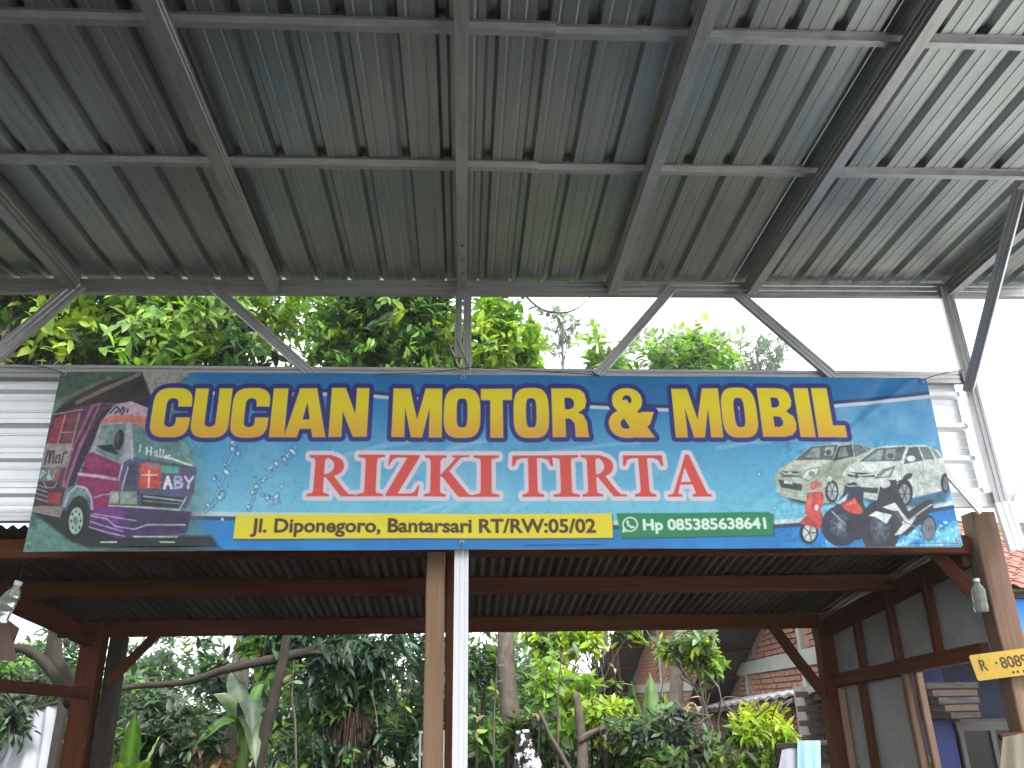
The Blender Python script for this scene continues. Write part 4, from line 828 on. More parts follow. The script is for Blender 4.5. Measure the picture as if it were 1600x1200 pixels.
def paint_banner():
    P = Paint(); px, py = P.px, P.py; full = (slice(None), slice(None))
    n1, n2 = P.noise(60, 1), P.noise(22, 2); n3 = P.noise(6, 9)
    # water blue, paler towards the lower middle
    t = np.clip((py-640)/150, 0, 1)[..., None]
    P.img[:] = P.lin((46, 128, 184))*(1-t)+P.lin((104, 184, 212))*t
    P.put(full, .25*(n1 > .55)*(n1-.5)*4, (150, 205, 225))
    P.put(full, .22*np.clip((n3-.5)*3, 0, 1), (30, 110, 165))
    for x0, y0, x1, y1, w in ((540, 712, 640, 690, 5), (700, 702, 760, 688, 4), (690, 800, 760, 770, 4), (640, 806, 720, 782, 5), (800, 795, 860, 775, 4), (1120, 700, 1200, 690, 5), (800, 715, 1000, 690, 3)):
        P.line([(x0, y0), ((x0+x1)/2, (y0+y1)/2-2), (x1, y1)], w, (170, 215, 232), .35, 3)
    # bands
    xs = np.array([0, 300, 560, 600, 930, 1040, 1300, 1380, 1450, 1510]); top = np.interp(px, xs, [612, 614, 617, 621, 636, 640, 635, 627, 620, 614])
    ctr = np.interp(px, [0, 80, 300, 640, 960, 1210, 1300, 1450, 1510], [803, 803, 803, 806, 817, 816, 810, 792, 782])
    P.put(full, (py < top-3), (20, 104, 162)); P.put(full, .5*(py < top-3)*np.clip((n2-.45)*4, 0, 1), (30, 120, 178))
    P.put(full, np.clip(.5-(np.abs(py-(top-5))-3.2)/1.5, 0, 1), (28, 52, 104))
    P.put(full, np.clip(.5-(np.abs(py-top)-2.6)/1, 0, 1), (188, 200, 212))
    P.put(full, np.clip((py-ctr)/1.5, 0, 1), (10, 116, 186)); P.put(full, .6*(py > ctr+9)*np.clip((n1-.48)*5, 0, 1), (22, 138, 206))
    P.put(full, np.clip(.5-(np.abs(py-(ctr+6))-4)/2, 0, 1), (38, 60, 96))
    P.put(full, np.clip(.5-(np.abs(py-ctr)-3.4)/1.5, 0, 1), (186, 208, 208))
    # ---- truck photograph on the left
    T = lambda *p: [(20+p[i]/4, 570+p[i+1]/4) for i in range(0, len(p), 2)]
    fade = np.clip((335-px+18*(n1-.5)*4)/70, 0, 1)
    P.put(full, fade*.95, (72, 112, 104)); P.put(full, fade*np.clip((n2-.45)*3, 0, .7), (110, 150, 138))
    P.put(full, np.clip((300-px)/60, 0, 1)*np.clip((640-py)/20, 0, 1)*.8, (64, 80, 62))
    q = lambda col, *p, **k: P.poly(T(*p), col, **k)
    l = lambda col, w, *p, **k: P.line(T(*p), w/4, col, **k)
    e = lambda col, x, y, rx, ry, **k: P.ell(T(x, y)[0], rx/4, ry/4, col, **k)
    q((150, 152, 142), 800, 40, 1110, 40, 1050, 100, 900, 150, 870, 190, soft=3)
    q((46, 40, 40), 330, 230, 560, 110, 810, 48, 862, 190, 858, 300, 640, 240, 540, 235, 430, 290, 250, 300, soft=1.2)
    l((104, 104, 92), 20, 290, 225, 450, 150, 605, 82); l((116, 110, 98), 24, 400, 232, 560, 160, 790, 62); l((70, 66, 58), 8, 300, 250, 560, 135)
    q((28, 36, 36), 85, 900, 340, 1090, 480, 1150, 900, 1165, 1300, 1150, 1250, 1070, 700, 1060, 420, 900, soft=3)
    q((88, 130, 118), 85, 1000, 280, 1080, 490, 1164, 40, 1180, soft=1)
    q((86, 52, 76), 250, 300, 480, 250, 545, 235, 625, 250, 540, 380, 440, 580, 330, 780, 250, 880, 100, 900, 150, 650)
    q((140, 56, 62), 262, 335, 340, 305, 285, 490, 215, 490); q((120, 62, 74), 350, 305, 425, 298, 372, 485, 300, 490)
    q((150, 144, 140), 205, 490, 372, 490, 322, 640, 165, 640)
    for a in ((195, 620, 215, 540, 230, 535, 222, 610, 242, 540, 256, 538, 246, 615), (262, 610, 270, 570, 292, 560, 285, 612, 262, 605), (300, 612, 316, 550, 335, 545)): l((58, 52, 62), 11, *a)
    q((96, 116, 110), 150, 648, 300, 640, 275, 725, 135, 725)
    for a in ((165, 705, 180, 660, 200, 670, 178, 690), (212, 708, 225, 660), (228, 690, 222, 712, 240, 712), (250, 700, 262, 665)): l((170, 190, 180), 8, *a)
    e((176, 60, 62), 268, 690, 14, 26)
    q((60, 46, 62), 130, 725, 285, 755, 322, 785, 300, 880, 105, 885); q((150, 52, 54), 215, 800, 300, 795, 290, 872, 205, 860)
    for yy in (745, 770, 800, 830): l((150, 140, 140), 7, 140, yy, 210, yy+22)
    q((136, 130, 124), 105, 888, 170, 878, 312, 888, 292, 952, 205, 935, 102, 912)
    q((42, 32, 60), 560, 290, 625, 262, 560, 365, 478, 530, 420, 650, 380, 752, 322, 768, 400, 560)
    q((142, 92, 112), 488, 246, 552, 236, 430, 500, 335, 772, 300, 760, 372, 500); q((70, 44, 70), 505, 262, 530, 258, 410, 500, 328, 730, 318, 722, 385, 500)
    for a in ((250, 308, 430, 278), (325, 310, 270, 520), (415, 300, 330, 640), (190, 735, 205, 765, 255, 765, 270, 735), (160, 520, 370, 524), (300, 420, 370, 420)): l((165, 150, 150), 6, *a)
    q((176, 156, 170), 545, 362, 610, 282, 650, 246, 740, 230, 850, 272, 850, 400, 740, 362); 
    for a in ((610, 300, 650, 260, 668, 280, 640, 305), (670, 300, 690, 265, 700, 285, 680, 312), (715, 300, 722, 280)): l((62, 56, 66), 12, *a)
    q((196, 112, 98), 552, 345, 620, 318, 720, 312, 850, 330, 850, 405, 740, 362, 552, 364, soft=1)
    q((90, 128, 128), 748, 366, 850, 400, 1060, 478, 1132, 640, 900, 600, 748, 572); q((120, 150, 140), 1040, 470, 1090, 500, 1135, 630, 1080, 600, alpha=.7)
    for a in ((800, 500, 795, 545), (840, 515, 838, 560), (868, 518, 866, 565), (840, 540, 868, 545), (885, 552, 900, 540, 905, 560, 888, 568), (925, 530, 922, 575), (945, 535, 940, 580), (960, 572, 985, 570)): l((214, 224, 220), 9, *a)
    l((205, 214, 210), 14, 900, 572, 1000, 590, 1060, 612, 1120, 632)
    q((156, 156, 170), 545, 365, 745, 356, 760, 580, 690, 625, 660, 625, 480, 545)
    q((102, 128, 128), 560, 378, 712, 366, 690, 560, 655, 606, 512, 540); q((150, 170, 166), 560, 400, 640, 380, 560, 500, 525, 520, alpha=.6, soft=2)
    q((30, 36, 38), 520, 505, 620, 495, 660, 560, 640, 560, 560, 530); e((34, 36, 40), 664, 470, 30, 68, rot=.2); e((70, 74, 78), 655, 455, 10, 40, rot=.2)
    q((128, 40, 86), 455, 562, 500, 545, 690, 625, 640, 885, 500, 905, 470, 800, 395, 745, 430, 655); q((150, 60, 104), 470, 570, 560, 590, 640, 640, 480, 640, alpha=.5, soft=3)
    l((190, 168, 192), 19, 412, 682, 520, 694, 640, 714); l((176, 150, 180), 8, 510, 830, 560, 812, 620, 806); l((60, 34, 60), 9, 430, 640, 470, 655)
    q((80, 84, 112), 690, 610, 750, 578, 1150, 640, 1135, 800, 1085, 900, 640, 880); q((62, 62, 84), 700, 640, 780, 600, 770, 760, 690, 760)
    for a in ((690, 600, 660, 720), (720, 640, 680, 780), (745, 590, 745, 500)): l((170, 170, 190), 10, *a)
    q((196, 82, 70), 800, 622, 850, 608, 932, 640, 925, 775, 785, 772); q((150, 110, 120), 840, 612, 930, 620, 925, 655, 835, 645); l((235, 210, 205), 8, 810, 690, 905, 690); l((235, 210, 205), 8, 855, 660, 850, 765)
    q((80, 164, 144), 930, 628, 1042, 640, 1036, 684, 930, 676)
    l((222, 226, 232), 17, 950, 772, 972, 702, 994, 772); l((222, 226, 232), 10, 958, 748, 990, 748)
    l((168, 166, 206), 16, 1018, 702, 1016, 772, 1055, 765, 1062, 745, 1022, 736, 1058, 722, 1050, 704, 1018, 702); l((206, 200, 222), 14, 1080, 702, 1104, 738, 1130, 702); l((206, 200, 222), 14, 1104, 738, 1098, 772)
    q((134, 152, 142), 610, 790, 778, 792, 780, 872, 600, 866); e((176, 186, 170), 640, 830, 24, 30); l((60, 80, 80), 6, 668, 795, 665, 866); l((60, 80, 80), 6, 778, 790, 780, 872)
    q((40, 50, 55), 800, 806, 1082, 832, 1050, 895, 800, 885); l((150, 168, 168), 9, 820, 822, 1060, 852); l((110, 130, 130), 6, 815, 850, 1050, 872)
    l((165, 185, 176), 9, 600, 880, 800, 890, 1040, 910, 1086, 830)
    q((74, 46, 100), 490, 905, 640, 885, 1120, 920, 1090, 1055, 650, 1085, 470, 1015); q((120, 50, 130), 500, 910, 640, 890, 700, 920, 650, 1000, 500, 960, alpha=.7, soft=4); q((40, 52, 66), 720, 925, 1120, 930, 1090, 1040, 740, 1040, alpha=.8, soft=3)
    l((178, 164, 196), 8, 480, 940, 590, 964, 640, 1010, 760, 1028, 840, 1000, 1080, 1002); l((160, 150, 184), 8, 470, 975, 580, 1010, 690, 1042); l((178, 164, 196), 7, 464, 1010, 600, 1050, 700, 1072); l((170, 200, 196), 8, 755, 1074, 1030, 1076)
    l((150, 160, 176), 7, 500, 930, 770, 975); l((196, 206, 206), 8, 550, 1108, 648, 1108); l((196, 206, 206), 8, 922, 1108, 1012, 1110)
    e((34, 40, 40), 402, 965, 80, 148, rot=.12); e((22, 26, 26), 395, 970, 60, 118, rot=.12); e((150, 182, 164), 392, 974, 44, 84, rot=.12)
    for k in range(8): e((50, 66, 62), 392+30*math.cos(k*.785), 974+58*math.sin(k*.785), 6, 11)
    e((96, 120, 112), 390, 974, 15, 28)
    l((186, 164, 190), 14, 318, 880, 350, 800, 400, 756, 455, 770, 490, 830, 496, 900)
    # glassy splashes
    rr = P.rng
    for path in (((463, 697), (455, 714), (434, 722), (425, 742), (404, 754), (397, 774), (390, 797)), ((408, 772), (424, 778), (438, 784)), ((362, 690), (367, 702), (354, 730), (346, 756), (332, 792)), ((336, 745), (350, 770), (322, 800))):
        P.line(path, 5.0, (34, 74, 122), .75, 1.2); P.line(path, 2.6, (128, 190, 214), .9, 1)
        for a, b in zip(path, path[1:]):
            for k in range(2):
                t_ = rr.random(); c = (a[0]+(b[0]-a[0])*t_+rr.normal(0, 3), a[1]+(b[1]-a[1])*t_+rr.normal(0, 3)); r1, r2, ro = rr.uniform(2, 7), rr.uniform(1.2, 4), rr.uniform(0, 3)
                P.ell(c, r1+1.2, r2+1.2, (30, 66, 112), .8, 1, ro); P.ell(c, r1, r2, (134, 192, 216), .95, .8, ro); P.ell((c[0]-1, c[1]-.8), r1*.45, r2*.45, (214, 236, 240), .9, .8, ro)
            for k in range(2): P.ell((a[0]+rr.normal(0, 9), a[1]+rr.normal(0, 7)), rr.uniform(.8, 2), rr.uniform(.8, 2), (36, 80, 126), .8, .8)
    for c in ((1186, 741), (1210, 794), (348, 812), (440, 760)):
        P.ell(c, 3.4, 3.6, (40, 90, 130), .8, .8); P.ell(c, 2.2, 2.4, (170, 210, 226), .9, .6)
    # ---- vehicles on the right
    V = lambda *p: [(1190+p[i]/4.139, 580+p[i+1]/4.139) for i in range(0, len(p), 2)]
    q = lambda col, *p, **k: P.poly(V(*p), col, **k)
    l = lambda col, w, *p, **k: P.line(V(*p), w/4.139, col, **k)
    e = lambda col, x, y, rx, ry, **k: P.ell(V(x, y)[0], rx/4.139, ry/4.139, col, **k)
    sl = P.box(1290, 815, 1510, 862); P.put(sl, np.clip((n2[sl]-.42)*4, 0, 1)*.75, (120, 204, 220)); P.put(sl, np.clip((n3[sl]-.58)*6, 0, 1)*.6, (200, 232, 236))
    q((44, 52, 76), 110, 790, 200, 850, 330, 880, 480, 860, 480, 830, 200, 800, soft=3)
    q((56, 96, 120), 560, 760, 980, 815, 1240, 750, 1190, 850, 1000, 880, 700, 860, soft=4)
    q((166, 178, 160), 82, 680, 112, 640, 200, 580, 310, 492, 400, 474, 560, 462, 650, 478, 730, 500, 720, 600, 640, 700, 520, 780, 470, 850, 360, 860, 130, 812, 96, 770, soft=.8)
    q((190, 200, 184), 200, 585, 460, 575, 380, 620, 270, 640, 120, 645, alpha=.8, soft=2); q((120, 130, 118), 380, 640, 560, 590, 520, 690, 420, 700, 380, 680, alpha=.6, soft=4)
    q((84, 98, 100), 208, 580, 318, 490, 495, 476, 458, 572); q((150, 164, 162), 280, 560, 330, 500, 375, 495, 370, 562, alpha=.8); q((168, 180, 176), 405, 545, 412, 495, 470, 488, 458, 545, alpha=.8); e((66, 78, 82), 432, 525, 20, 18)
    q((62, 76, 80), 458, 582, 500, 486, 582, 472, 594, 552); q((140, 152, 150), 490, 560, 505, 500, 540, 490, 560, 548, alpha=.7); q((96, 110, 112), 590, 472, 642, 478, 684, 520, 602, 556); q((110, 124, 122), 650, 482, 710, 500, 690, 520)
    q((56, 66, 64), 108, 648, 262, 655, 246, 688, 130, 686); l((190, 200, 190), 6, 112, 652, 180, 672, 258, 662); l((180, 190, 180), 5, 122, 670, 250, 676); e((200, 208, 200), 178, 662, 16, 9)
    q((206, 212, 204), 248, 690, 292, 640, 376, 622, 360, 664, 300, 708); l((60, 70, 70), 5, 248, 690, 292, 640, 376, 622, 360, 664, 300, 708, 248, 690); e((120, 132, 130), 320, 665, 22, 18)
    q((58, 66, 70), 102, 702, 262, 735, 256, 776, 122, 754); q((206, 212, 212), 140, 710, 196, 718, 194, 734, 140, 728)
    l((196, 204, 190), 6, 96, 775, 200, 800, 300, 806)
    e((40, 46, 52), 450, 780, 44, 74); e((160, 168, 168), 452, 780, 30, 54)
    for k in range(6): l((60, 68, 74), 6, 452, 780, 452+28*math.cos(k*1.05), 780+50*math.sin(k*1.05))
    q((192, 203, 197), 520, 662, 560, 612, 625, 582, 730, 500, 800, 484, 940, 478, 1062, 476, 1142, 510, 1184, 570, 1204, 640, 1194, 765, 985, 815, 880, 855, 660, 822, 560, 740, soft=.8)
    q((212, 220, 216), 560, 615, 640, 590, 900, 585, 800, 640, 560, 655, alpha=.8, soft=2); q((164, 178, 170), 960, 640, 1180, 600, 1190, 740, 1000, 790, alpha=.6, soft=6)
    q((84, 98, 104), 628, 586, 740, 500, 935, 486, 902, 580); q((150, 164, 164), 665, 578, 760, 510, 785, 508, 770, 575, alpha=.8); q((150, 164, 164), 800, 570, 810, 505, 870, 500, 860, 570, alpha=.7); e((72, 84, 90), 832, 548, 22, 18)
    q((76, 88, 92), 918, 602, 952, 492, 1012, 486, 1048, 576); q((104, 116, 118), 1018, 486, 1082, 490, 1122, 566, 1056, 572); q((122, 136, 132), 1092, 492, 1136, 520, 1164, 560, 1134, 564); e((222, 228, 224), 968, 564, 28, 19); l((120, 132, 130), 4, 1046, 580, 1046, 700); l((120, 132, 130), 4, 900, 600, 905, 720)
    q((64, 74, 76), 535, 652, 742, 660, 722, 692, 572, 692); l((214, 220, 216), 8, 540, 656, 640, 676, 740, 664); l((200, 206, 204), 6, 570, 688, 720, 690); e((70, 78, 84), 612, 680, 16, 14)
    q((120, 134, 132), 730, 694, 782, 640, 862, 614, 832, 682); q((206, 214, 210), 770, 684, 800, 650, 842, 636, 822, 676); l((60, 70, 70), 5, 730, 694, 782, 640, 862, 614, 832, 682, 730, 694)
    q((56, 64, 70), 620, 748, 756, 756, 750, 792, 642, 782); l((170, 180, 176), 7, 640, 800, 740, 812)
    e((40, 46, 50), 1190, 722, 30, 64); e((110, 118, 122), 1194, 725, 17, 44); e((38, 44, 52), 922, 785, 56, 88); e((140, 148, 150), 924, 795, 36, 62)
    for k in range(6): l((48, 56, 62), 7, 924, 795, 924+34*math.cos(k*1.05), 795+58*math.sin(k*1.05))
    # scooter
    e((36, 42, 50), 302, 1046, 60, 74); e((184, 198, 192), 306, 1046, 42, 56)
    for k in range(5): l((60, 70, 74), 8, 306, 1046, 306+38*math.cos(k*1.257), 1046+50*math.sin(k*1.257))
    q((176, 64, 70), 240, 978, 300, 925, 385, 940, 420, 1005, 372, 1024, 260, 990); q((194, 76, 70), 288, 792, 388, 780, 398, 832, 378, 902, 412, 1000, 380, 1012, 276, 922); q((216, 120, 110), 300, 800, 330, 795, 310, 900, 290, 905, alpha=.7, soft=2)
    e((196, 118, 118), 346, 746, 38, 34); l((180, 190, 192), 7, 278, 786, 330, 776, 420, 740); e((206, 214, 214), 350, 885, 12, 20); e((204, 212, 214), 437, 700, 15, 19); l((80, 86, 92), 5, 437, 715, 420, 745); q((150, 50, 60), 390, 980, 440, 1000, 430, 1016, 380, 1012)
    # underbone
    e((46, 50, 70), 510, 1002, 84, 86, ring=22); e((66, 74, 90), 510, 1002, 74, 76, alpha=.8); e((160, 168, 172), 500, 1000, 16, 18)
    for k in range(7): l((110, 116, 126), 4, 500, 1000, 500+66*math.cos(k*.9), 1000+66*math.sin(k*.9))
    q((48, 54, 72), 440, 915, 520, 800, 540, 730, 600, 716, 660, 765, 655, 850, 710, 960, 640, 1045, 590, 1040, 560, 960, 500, 900); q((204, 74, 62), 508, 868, 600, 820, 655, 910, 620, 932, 540, 902); q((228, 130, 116), 530, 872, 595, 836, 610, 856, alpha=.8); q((186, 194, 202), 478, 856, 558, 792, 540, 840, 500, 862); l((186, 194, 198), 6, 520, 720, 560, 745, 640, 740); e((38, 42, 54), 610, 1010, 40, 50, ring=14); l((150, 156, 164), 8, 450, 910, 530, 990)
    # sport motorcycle
    e((38, 42, 50), 765, 1015, 82, 112, ring=24); e((58, 70, 82), 765, 1015, 70, 100, alpha=.8)
    for k in range(6): l((100, 108, 114), 7, 765, 1015, 765+56*math.cos(k*1.05), 1015+82*math.sin(k*1.05))
    e((38, 42, 50), 1080, 1012, 50, 82); e((100, 110, 118), 1082, 1024, 24, 44, ring=9)
    q((46, 52, 62), 735, 872, 766, 742, 820, 705, 868, 702, 892, 792, 950, 905, 1060, 835, 1105, 830, 1112, 884, 1020, 990, 940, 1064, 880, 1060, 850, 960); e((186, 194, 194), 800, 732, 32, 24, rot=-.3); l((60, 66, 74), 8, 870, 720, 935, 690); e((48, 54, 62), 944, 682, 36, 19, rot=-.5)
    q((208, 216, 216), 688, 936, 740, 906, 842, 930, 806, 988, 738, 944); q((200, 208, 208), 778, 880, 862, 850, 902, 905, 952, 965, 1002, 938, 965, 1000, 900, 1055, 858, 1062, 914, 990, 850, 902); l((170, 176, 180), 9, 955, 965, 1040, 900, 1100, 862); l((120, 128, 134), 7, 900, 960, 1000, 1010, 1060, 1000); q((70, 74, 84), 850, 905, 880, 900, 920, 960, 905, 980); l((150, 60, 70), 5, 880, 770, 900, 800)
    # printed photographs are mottled, not flat
    pic = np.clip((330-px)/40, 0, 1)+np.clip((px-1205)/20, 0, 1)*(py > 690)
    mott = (P.noise(9, 21)-.5)*.9+(P.noise(3.2, 22)-.5)*.7+P.rng.normal(0, .07, px.shape)
    P.img *= np.clip(1+mott*(.12+.75*np.clip(pic, 0, 1)), .3, 2)[..., None]
    # ---- lettering
    draw_word(P, HEAD, [('C', 239, 299), ('U', 302, 360), ('C', 363, 421), ('I', 425, 448), ('A', 448, 512), ('N', 517, 576), ('M', 614, 691), ('O', 694, 751), ('T', 752, 801), ('O', 803, 858), ('R', 863, 919),
              ('&', 951, 1022), ('M', 1053, 1126), ('O', 1128, 1182), ('B', 1187, 1241), ('I', 1245, 1268), ('L', 1273, 1317)], 607, 683, (222, 204, 18), (34, 38, 118), 7.5, (212, 160, 34))
    draw_word(P, SERIF, [('R', 480, 556), ('I', 558, 601), ('Z', 604, 656), ('K', 663, 741), ('I', 739, 780), ('T', 800, 865), ('I', 863, 905), ('R', 907, 976), ('T', 974, 1038), ('A', 1041, 1106)], 711, 776, (206, 70, 60), (206, 200, 212), 6.5)
    P.poly([(368, 806), (958, 804), (960, 843), (366, 845)], (28, 60, 60), .8, 1); P.poly([(369, 804), (956, 802), (958, 840), (365, 842)], (220, 206, 28)); 
    draw_text(P, 'Jl. Diponegoro, Bantarsari RT/RW:05/02', 391, 931, 810.5, 831.5, (70, 40, 18), .034)
    P.poly([(966, 804), (1209, 803), (1211, 838), (972, 843)], (10, 66, 60), .8, 1); P.poly([(963, 802), (1200, 800), (1206, 803), (1208, 836), (970, 840)], (8, 126, 76))
    draw_text(P, 'Hp 085385638641', 1004, 1197, 811.5, 828, (210, 230, 218), .034, -.013)
    P.ell((984.5, 819.5), 11.2, 10.6, (196, 226, 208), ring=2.2); P.line([(975, 824), (973, 831), (980, 829)], 2.2, (196, 226, 208)); P.line([(980, 815), (981.5, 820), (986, 824), (989.5, 824)], 3, (196, 226, 208)); P.ell((980.6, 815.6), 2, 2.2, (196, 226, 208)); P.ell((989, 823.6), 2.2, 2, (196, 226, 208))
    return P
# ----------------------------------------------------------------- banner
def build_banner():
    P = paint_banner(); X, Z = P.X, P.Z
    ban = thing('vinyl_banner', 'long blue vinyl banner with yellow headline reading CUCIAN MOTOR & MOBIL hung across', 'banner', (.24, BY, BZ0))
    u = (X-BX0)/5; v = Z-BZ0
    y = BY+.006*np.sin(X*2.1+.5)*(1-.5*v)+.004*np.sin(X*5.3+v*2)+.0022*np.sin(X*11+v*7)
    y += .005*np.exp(-((X-2.05-(v-.5)*.9)/.05)**2)*(v > .3)-.004*np.exp(-((X-1.55-(v-.2)*1.4)/.04)**2)
    for a, b_, s, w in ((-1.5, .2, .7, .04), (-.4, .1, -1.1, .03), (.6, .05, 1.3, .035), (1.2, .7, -.8, .04), (-2.0, .8, .5, .05)): y += .0022*np.exp(-((X-a-(v-b_)*s)/w)**2)*np.exp(-((v-b_)/.25)**2)
    z = Z+.006*np.sin(np.pi*u*4)**2*(v-.5)*0-.010*np.exp(-((u-.5)/.5)**2)*(1-v)*0+.004*np.sin(X*3.0)*(v < .02)
    nv, nu = X.shape; co = np.stack([X-.24, y-BY, z-BZ0], -1).reshape(-1, 3).astype(np.float32)
    idx = np.arange(nv*nu).reshape(nv, nu); f = np.stack([idx[:-1, :-1], idx[1:, :-1], idx[1:, 1:], idx[:-1, 1:]], -1).reshape(-1, 4).astype(np.int32)
    me = bpy.data.meshes.new('printed_cloth'); me.vertices.add(len(co)); me.vertices.foreach_set('co', co.ravel()); me.loops.add(f.size); me.loops.foreach_set('vertex_index', f.ravel())
    me.polygons.add(len(f)); me.polygons.foreach_set('loop_start', np.arange(0, f.size, 4, dtype=np.int32)); me.update(calc_edges=True)
    me.polygons.foreach_set('use_smooth', np.ones(len(f), bool))
    a = me.attributes.new('print', 'FLOAT_COLOR', 'POINT'); c = np.concatenate([np.clip(P.img*1.08, 0, .92).reshape(-1, 3), np.ones((nv*nu, 1))], 1); a.data.foreach_set('color', c.astype(np.float32).ravel())
    m = bpy.data.materials.new('printed_vinyl'); m.use_nodes = True; N, L = m.node_tree.nodes, m.node_tree.links; b = N['Principled BSDF']; at_ = N.new('ShaderNodeAttribute'); at_.attribute_name = 'print'
    L.new(at_.outputs['Color'], b.inputs['Base Color']); b.inputs['Roughness'].default_value = .42; b.inputs['Specular IOR Level'].default_value = .4
    wv = N.new('ShaderNodeTexCoord'); nz = N.new('ShaderNodeTexNoise'); nz.inputs['Scale'].default_value = 7; nz.inputs['Detail'].default_value = 4; bp = N.new('ShaderNodeBump'); bp.inputs['Strength'].default_value = .12; bp.inputs['Distance'].default_value = .02
    L.new(wv.outputs['Object'], nz.inputs[0]); L.new(nz.outputs['Fac'], bp.inputs['Height']); L.new(bp.outputs[0], b.inputs['Normal'])
    me.materials.append(m); o = bpy.data.objects.new('printed_cloth', me); COL.objects.link(o); o.parent = ban
    back = [(BX0, BY+.014, BZ0), (BX1, BY+.014, BZ0), (BX1, BY+.014, BZ1), (BX0, BY+.014, BZ1)]
    for z0 in (BZ0, BZ1):          # folded hems behind the cloth
        V, F = boxv((BX0+.004, BY+.013, z0-.0 if z0 == BZ0 else z0-.03), (BX1-.004, BY+.016, z0+.03 if z0 == BZ0 else z0-.001)); part('hem', V, F, M['white_cloth'], ban)
    for X_ in (BX0+.03, -.01, BX1-.03):
        for Z_ in (BZ0+.03, BZ1-.02):
            ring = [(X_+.011*math.cos(q), BY-.014, Z_+.011*math.sin(q)) for q in np.linspace(0, 2*math.pi, 13)]; V, F, G = tube(ring, .003, 5); part('eyelet', V, F, M['steel'], ban, attr={'grain': ('FLOAT_VECTOR', G)})
    for pts, r in ((((-.5, 4.25, 3.255), (-.2, 4.29, 3.285), (-.02, 4.285, 3.31)), .0025), (((0, 4.285, 3.318), (.4, 4.285, 3.298), (.78, 4.25, 3.26)), .0025), (((2.70, 4.25, 3.245), (2.85, 4.29, 3.30), (3.0, 4.29, 3.33)), .003), (((-2.24, 4.25, 3.25), (-2.4, 4.30, 3.31), (-2.6, 4.31, 3.33)), .003)):
        V, F, G = tube(smooth_path(pts, 4), r, 5); part('tie_cord', V, F, M['cord'], ban)
    lp = [(-.06, 4.28, 3.36), (-.085, 4.275, 3.33), (-.02, 4.275, 3.305), (.02, 4.275, 3.31), (0, 4.28, 3.36), (-.035, 4.285, 3.45), (-.05, 4.29, 3.5)]; V, F, G = tube(smooth_path(lp, 4), .003, 5); part('tie_wire', V, F, M['rope_grey'], ban)
build_banner()

# ----------------------------------------------------------------- small things
def bottle(label, top, h, tilt, group):
    t = thing('plastic_bottle', label, 'bottle', (top[0], top[1], top[2]-h), group)
    prof = [(0, 0), (.030, .0), (.033, .006), (.033, .05), (.030, .058), (.033, .066), (.033, .10), (.031, .112), (.033, .12), (.032, .135), (.027, .155), (.017, .172), (.0135, .180), (.0125, .192)]; n = 16; V = []; F = []
    sc = h/.21
    for r, z in prof:
        for i in range(n):
            q = 2*math.pi*i/n; V.append(E(top[0]+r*sc*1.3*math.cos(q)+tilt*(z*sc-h), top[1]+r*sc*1.3*math.sin(q), top[2]-h+z*sc))
    for k in range(len(prof)-1):
        for i in range(n): F.append((k*n+i, k*n+(i+1) % n, (k+1)*n+(i+1) % n, (k+1)*n+i))
    part('body', V, F, M['bottle'], t, smooth=True)
    V, F, G = tube([(top[0]-tilt*.018*sc, top[1], top[2]-.02*sc), (top[0], top[1], top[2])], .019*sc, 12); part('cap', V, F, M['cap'], t, smooth=False)
    V, F, G = tube([(top[0], top[1], top[2]-.003), (top[0]+.01, top[1], top[2]+.14)], .0015, 4); part('string', V, F, M['cord'], t)
BT = 'water bottles hung from the shed'
bottle('clear plastic water bottle hanging beside the right wooden post', at(1525, 904, 4.5), .185, .05, BT)
bottle('clear plastic water bottle hanging at the left edge under the banner', at(30, 908, 4.5), .22, .32, BT)
# number plate on the right post
pc = at(1513, 1024, 4.5); ux = unit(E(1, -.06, .105)); uz = unit(E(.17, 0, -1)); W_, H_ = .42, .135
plate = thing('number_plate', 'yellow vehicle number plate reading R 8089 nailed to the right post', 'plate', (pc[0]+.2, pc[1], pc[2]-.14))
nrm = unit(np.cross(uz, ux)); nrm = nrm if nrm[1] < 0 else -nrm
V = []; F = []; rc = .012; outline = []
for cx, cy, a0 in ((rc, rc, 180), (W_-rc, rc, 270), (W_-rc, H_-rc, 0), (rc, H_-rc, 90)):
    for k in range(4): q = math.radians(a0+30*k); outline.append((cx+rc*math.cos(q), cy+rc*math.sin(q)))
k = len(outline); V = [pc+ux*a+uz*b_ for a, b_ in outline]+[pc+ux*a+uz*b_+nrm*.003 for a, b_ in outline]
part('panel', V, [tuple(range(k))[::-1], tuple(range(k, 2*k))]+[(i, (i+1) % k, k+(i+1) % k, k+i) for i in range(k)], M['plate_yellow'], plate)
def plate_text(txt, x, y, h, stretch=.85):
    cu = bpy.data.curves.new('t', 'FONT'); cu.body = txt; cu.offset = .016; cu.extrude = .004; ob = bpy.data.objects.new('t', cu); COL.objects.link(ob); bpy.context.view_layer.update()
    me = ob.evaluated_get(bpy.context.evaluated_depsgraph_get()).to_mesh(); v = [w.co.copy() for w in me.vertices]; f = [tuple(q.vertices) for q in me.polygons]; ob.to_mesh_clear(); bpy.data.objects.remove(ob); bpy.data.curves.remove(cu)
    s = h/.70; part('lettering', [pc+ux*(x+w.x*s*stretch)+uz*(y-w.y*s)+nrm*(.0035+.0012*(w.z > 0)) for w in v], f, M['plate_ink'], plate)
plate_text('R', .035, .088, .058); plate_text('8089', .155, .088, .058, .95)
V, F, G = tube([pc+ux*.135+uz*.056, pc+ux*.135+uz*.056+nrm*.006], .006, 8); part('bolt', V, F, M['plate_ink'], plate)
V, F, G = tube([pc+ux*.2+uz*.02+nrm*.004, pc+ux*.2+uz*.02+E(0, .10, 0)], .003, 6); part('nail', V, F, M['rope_grey'], plate)
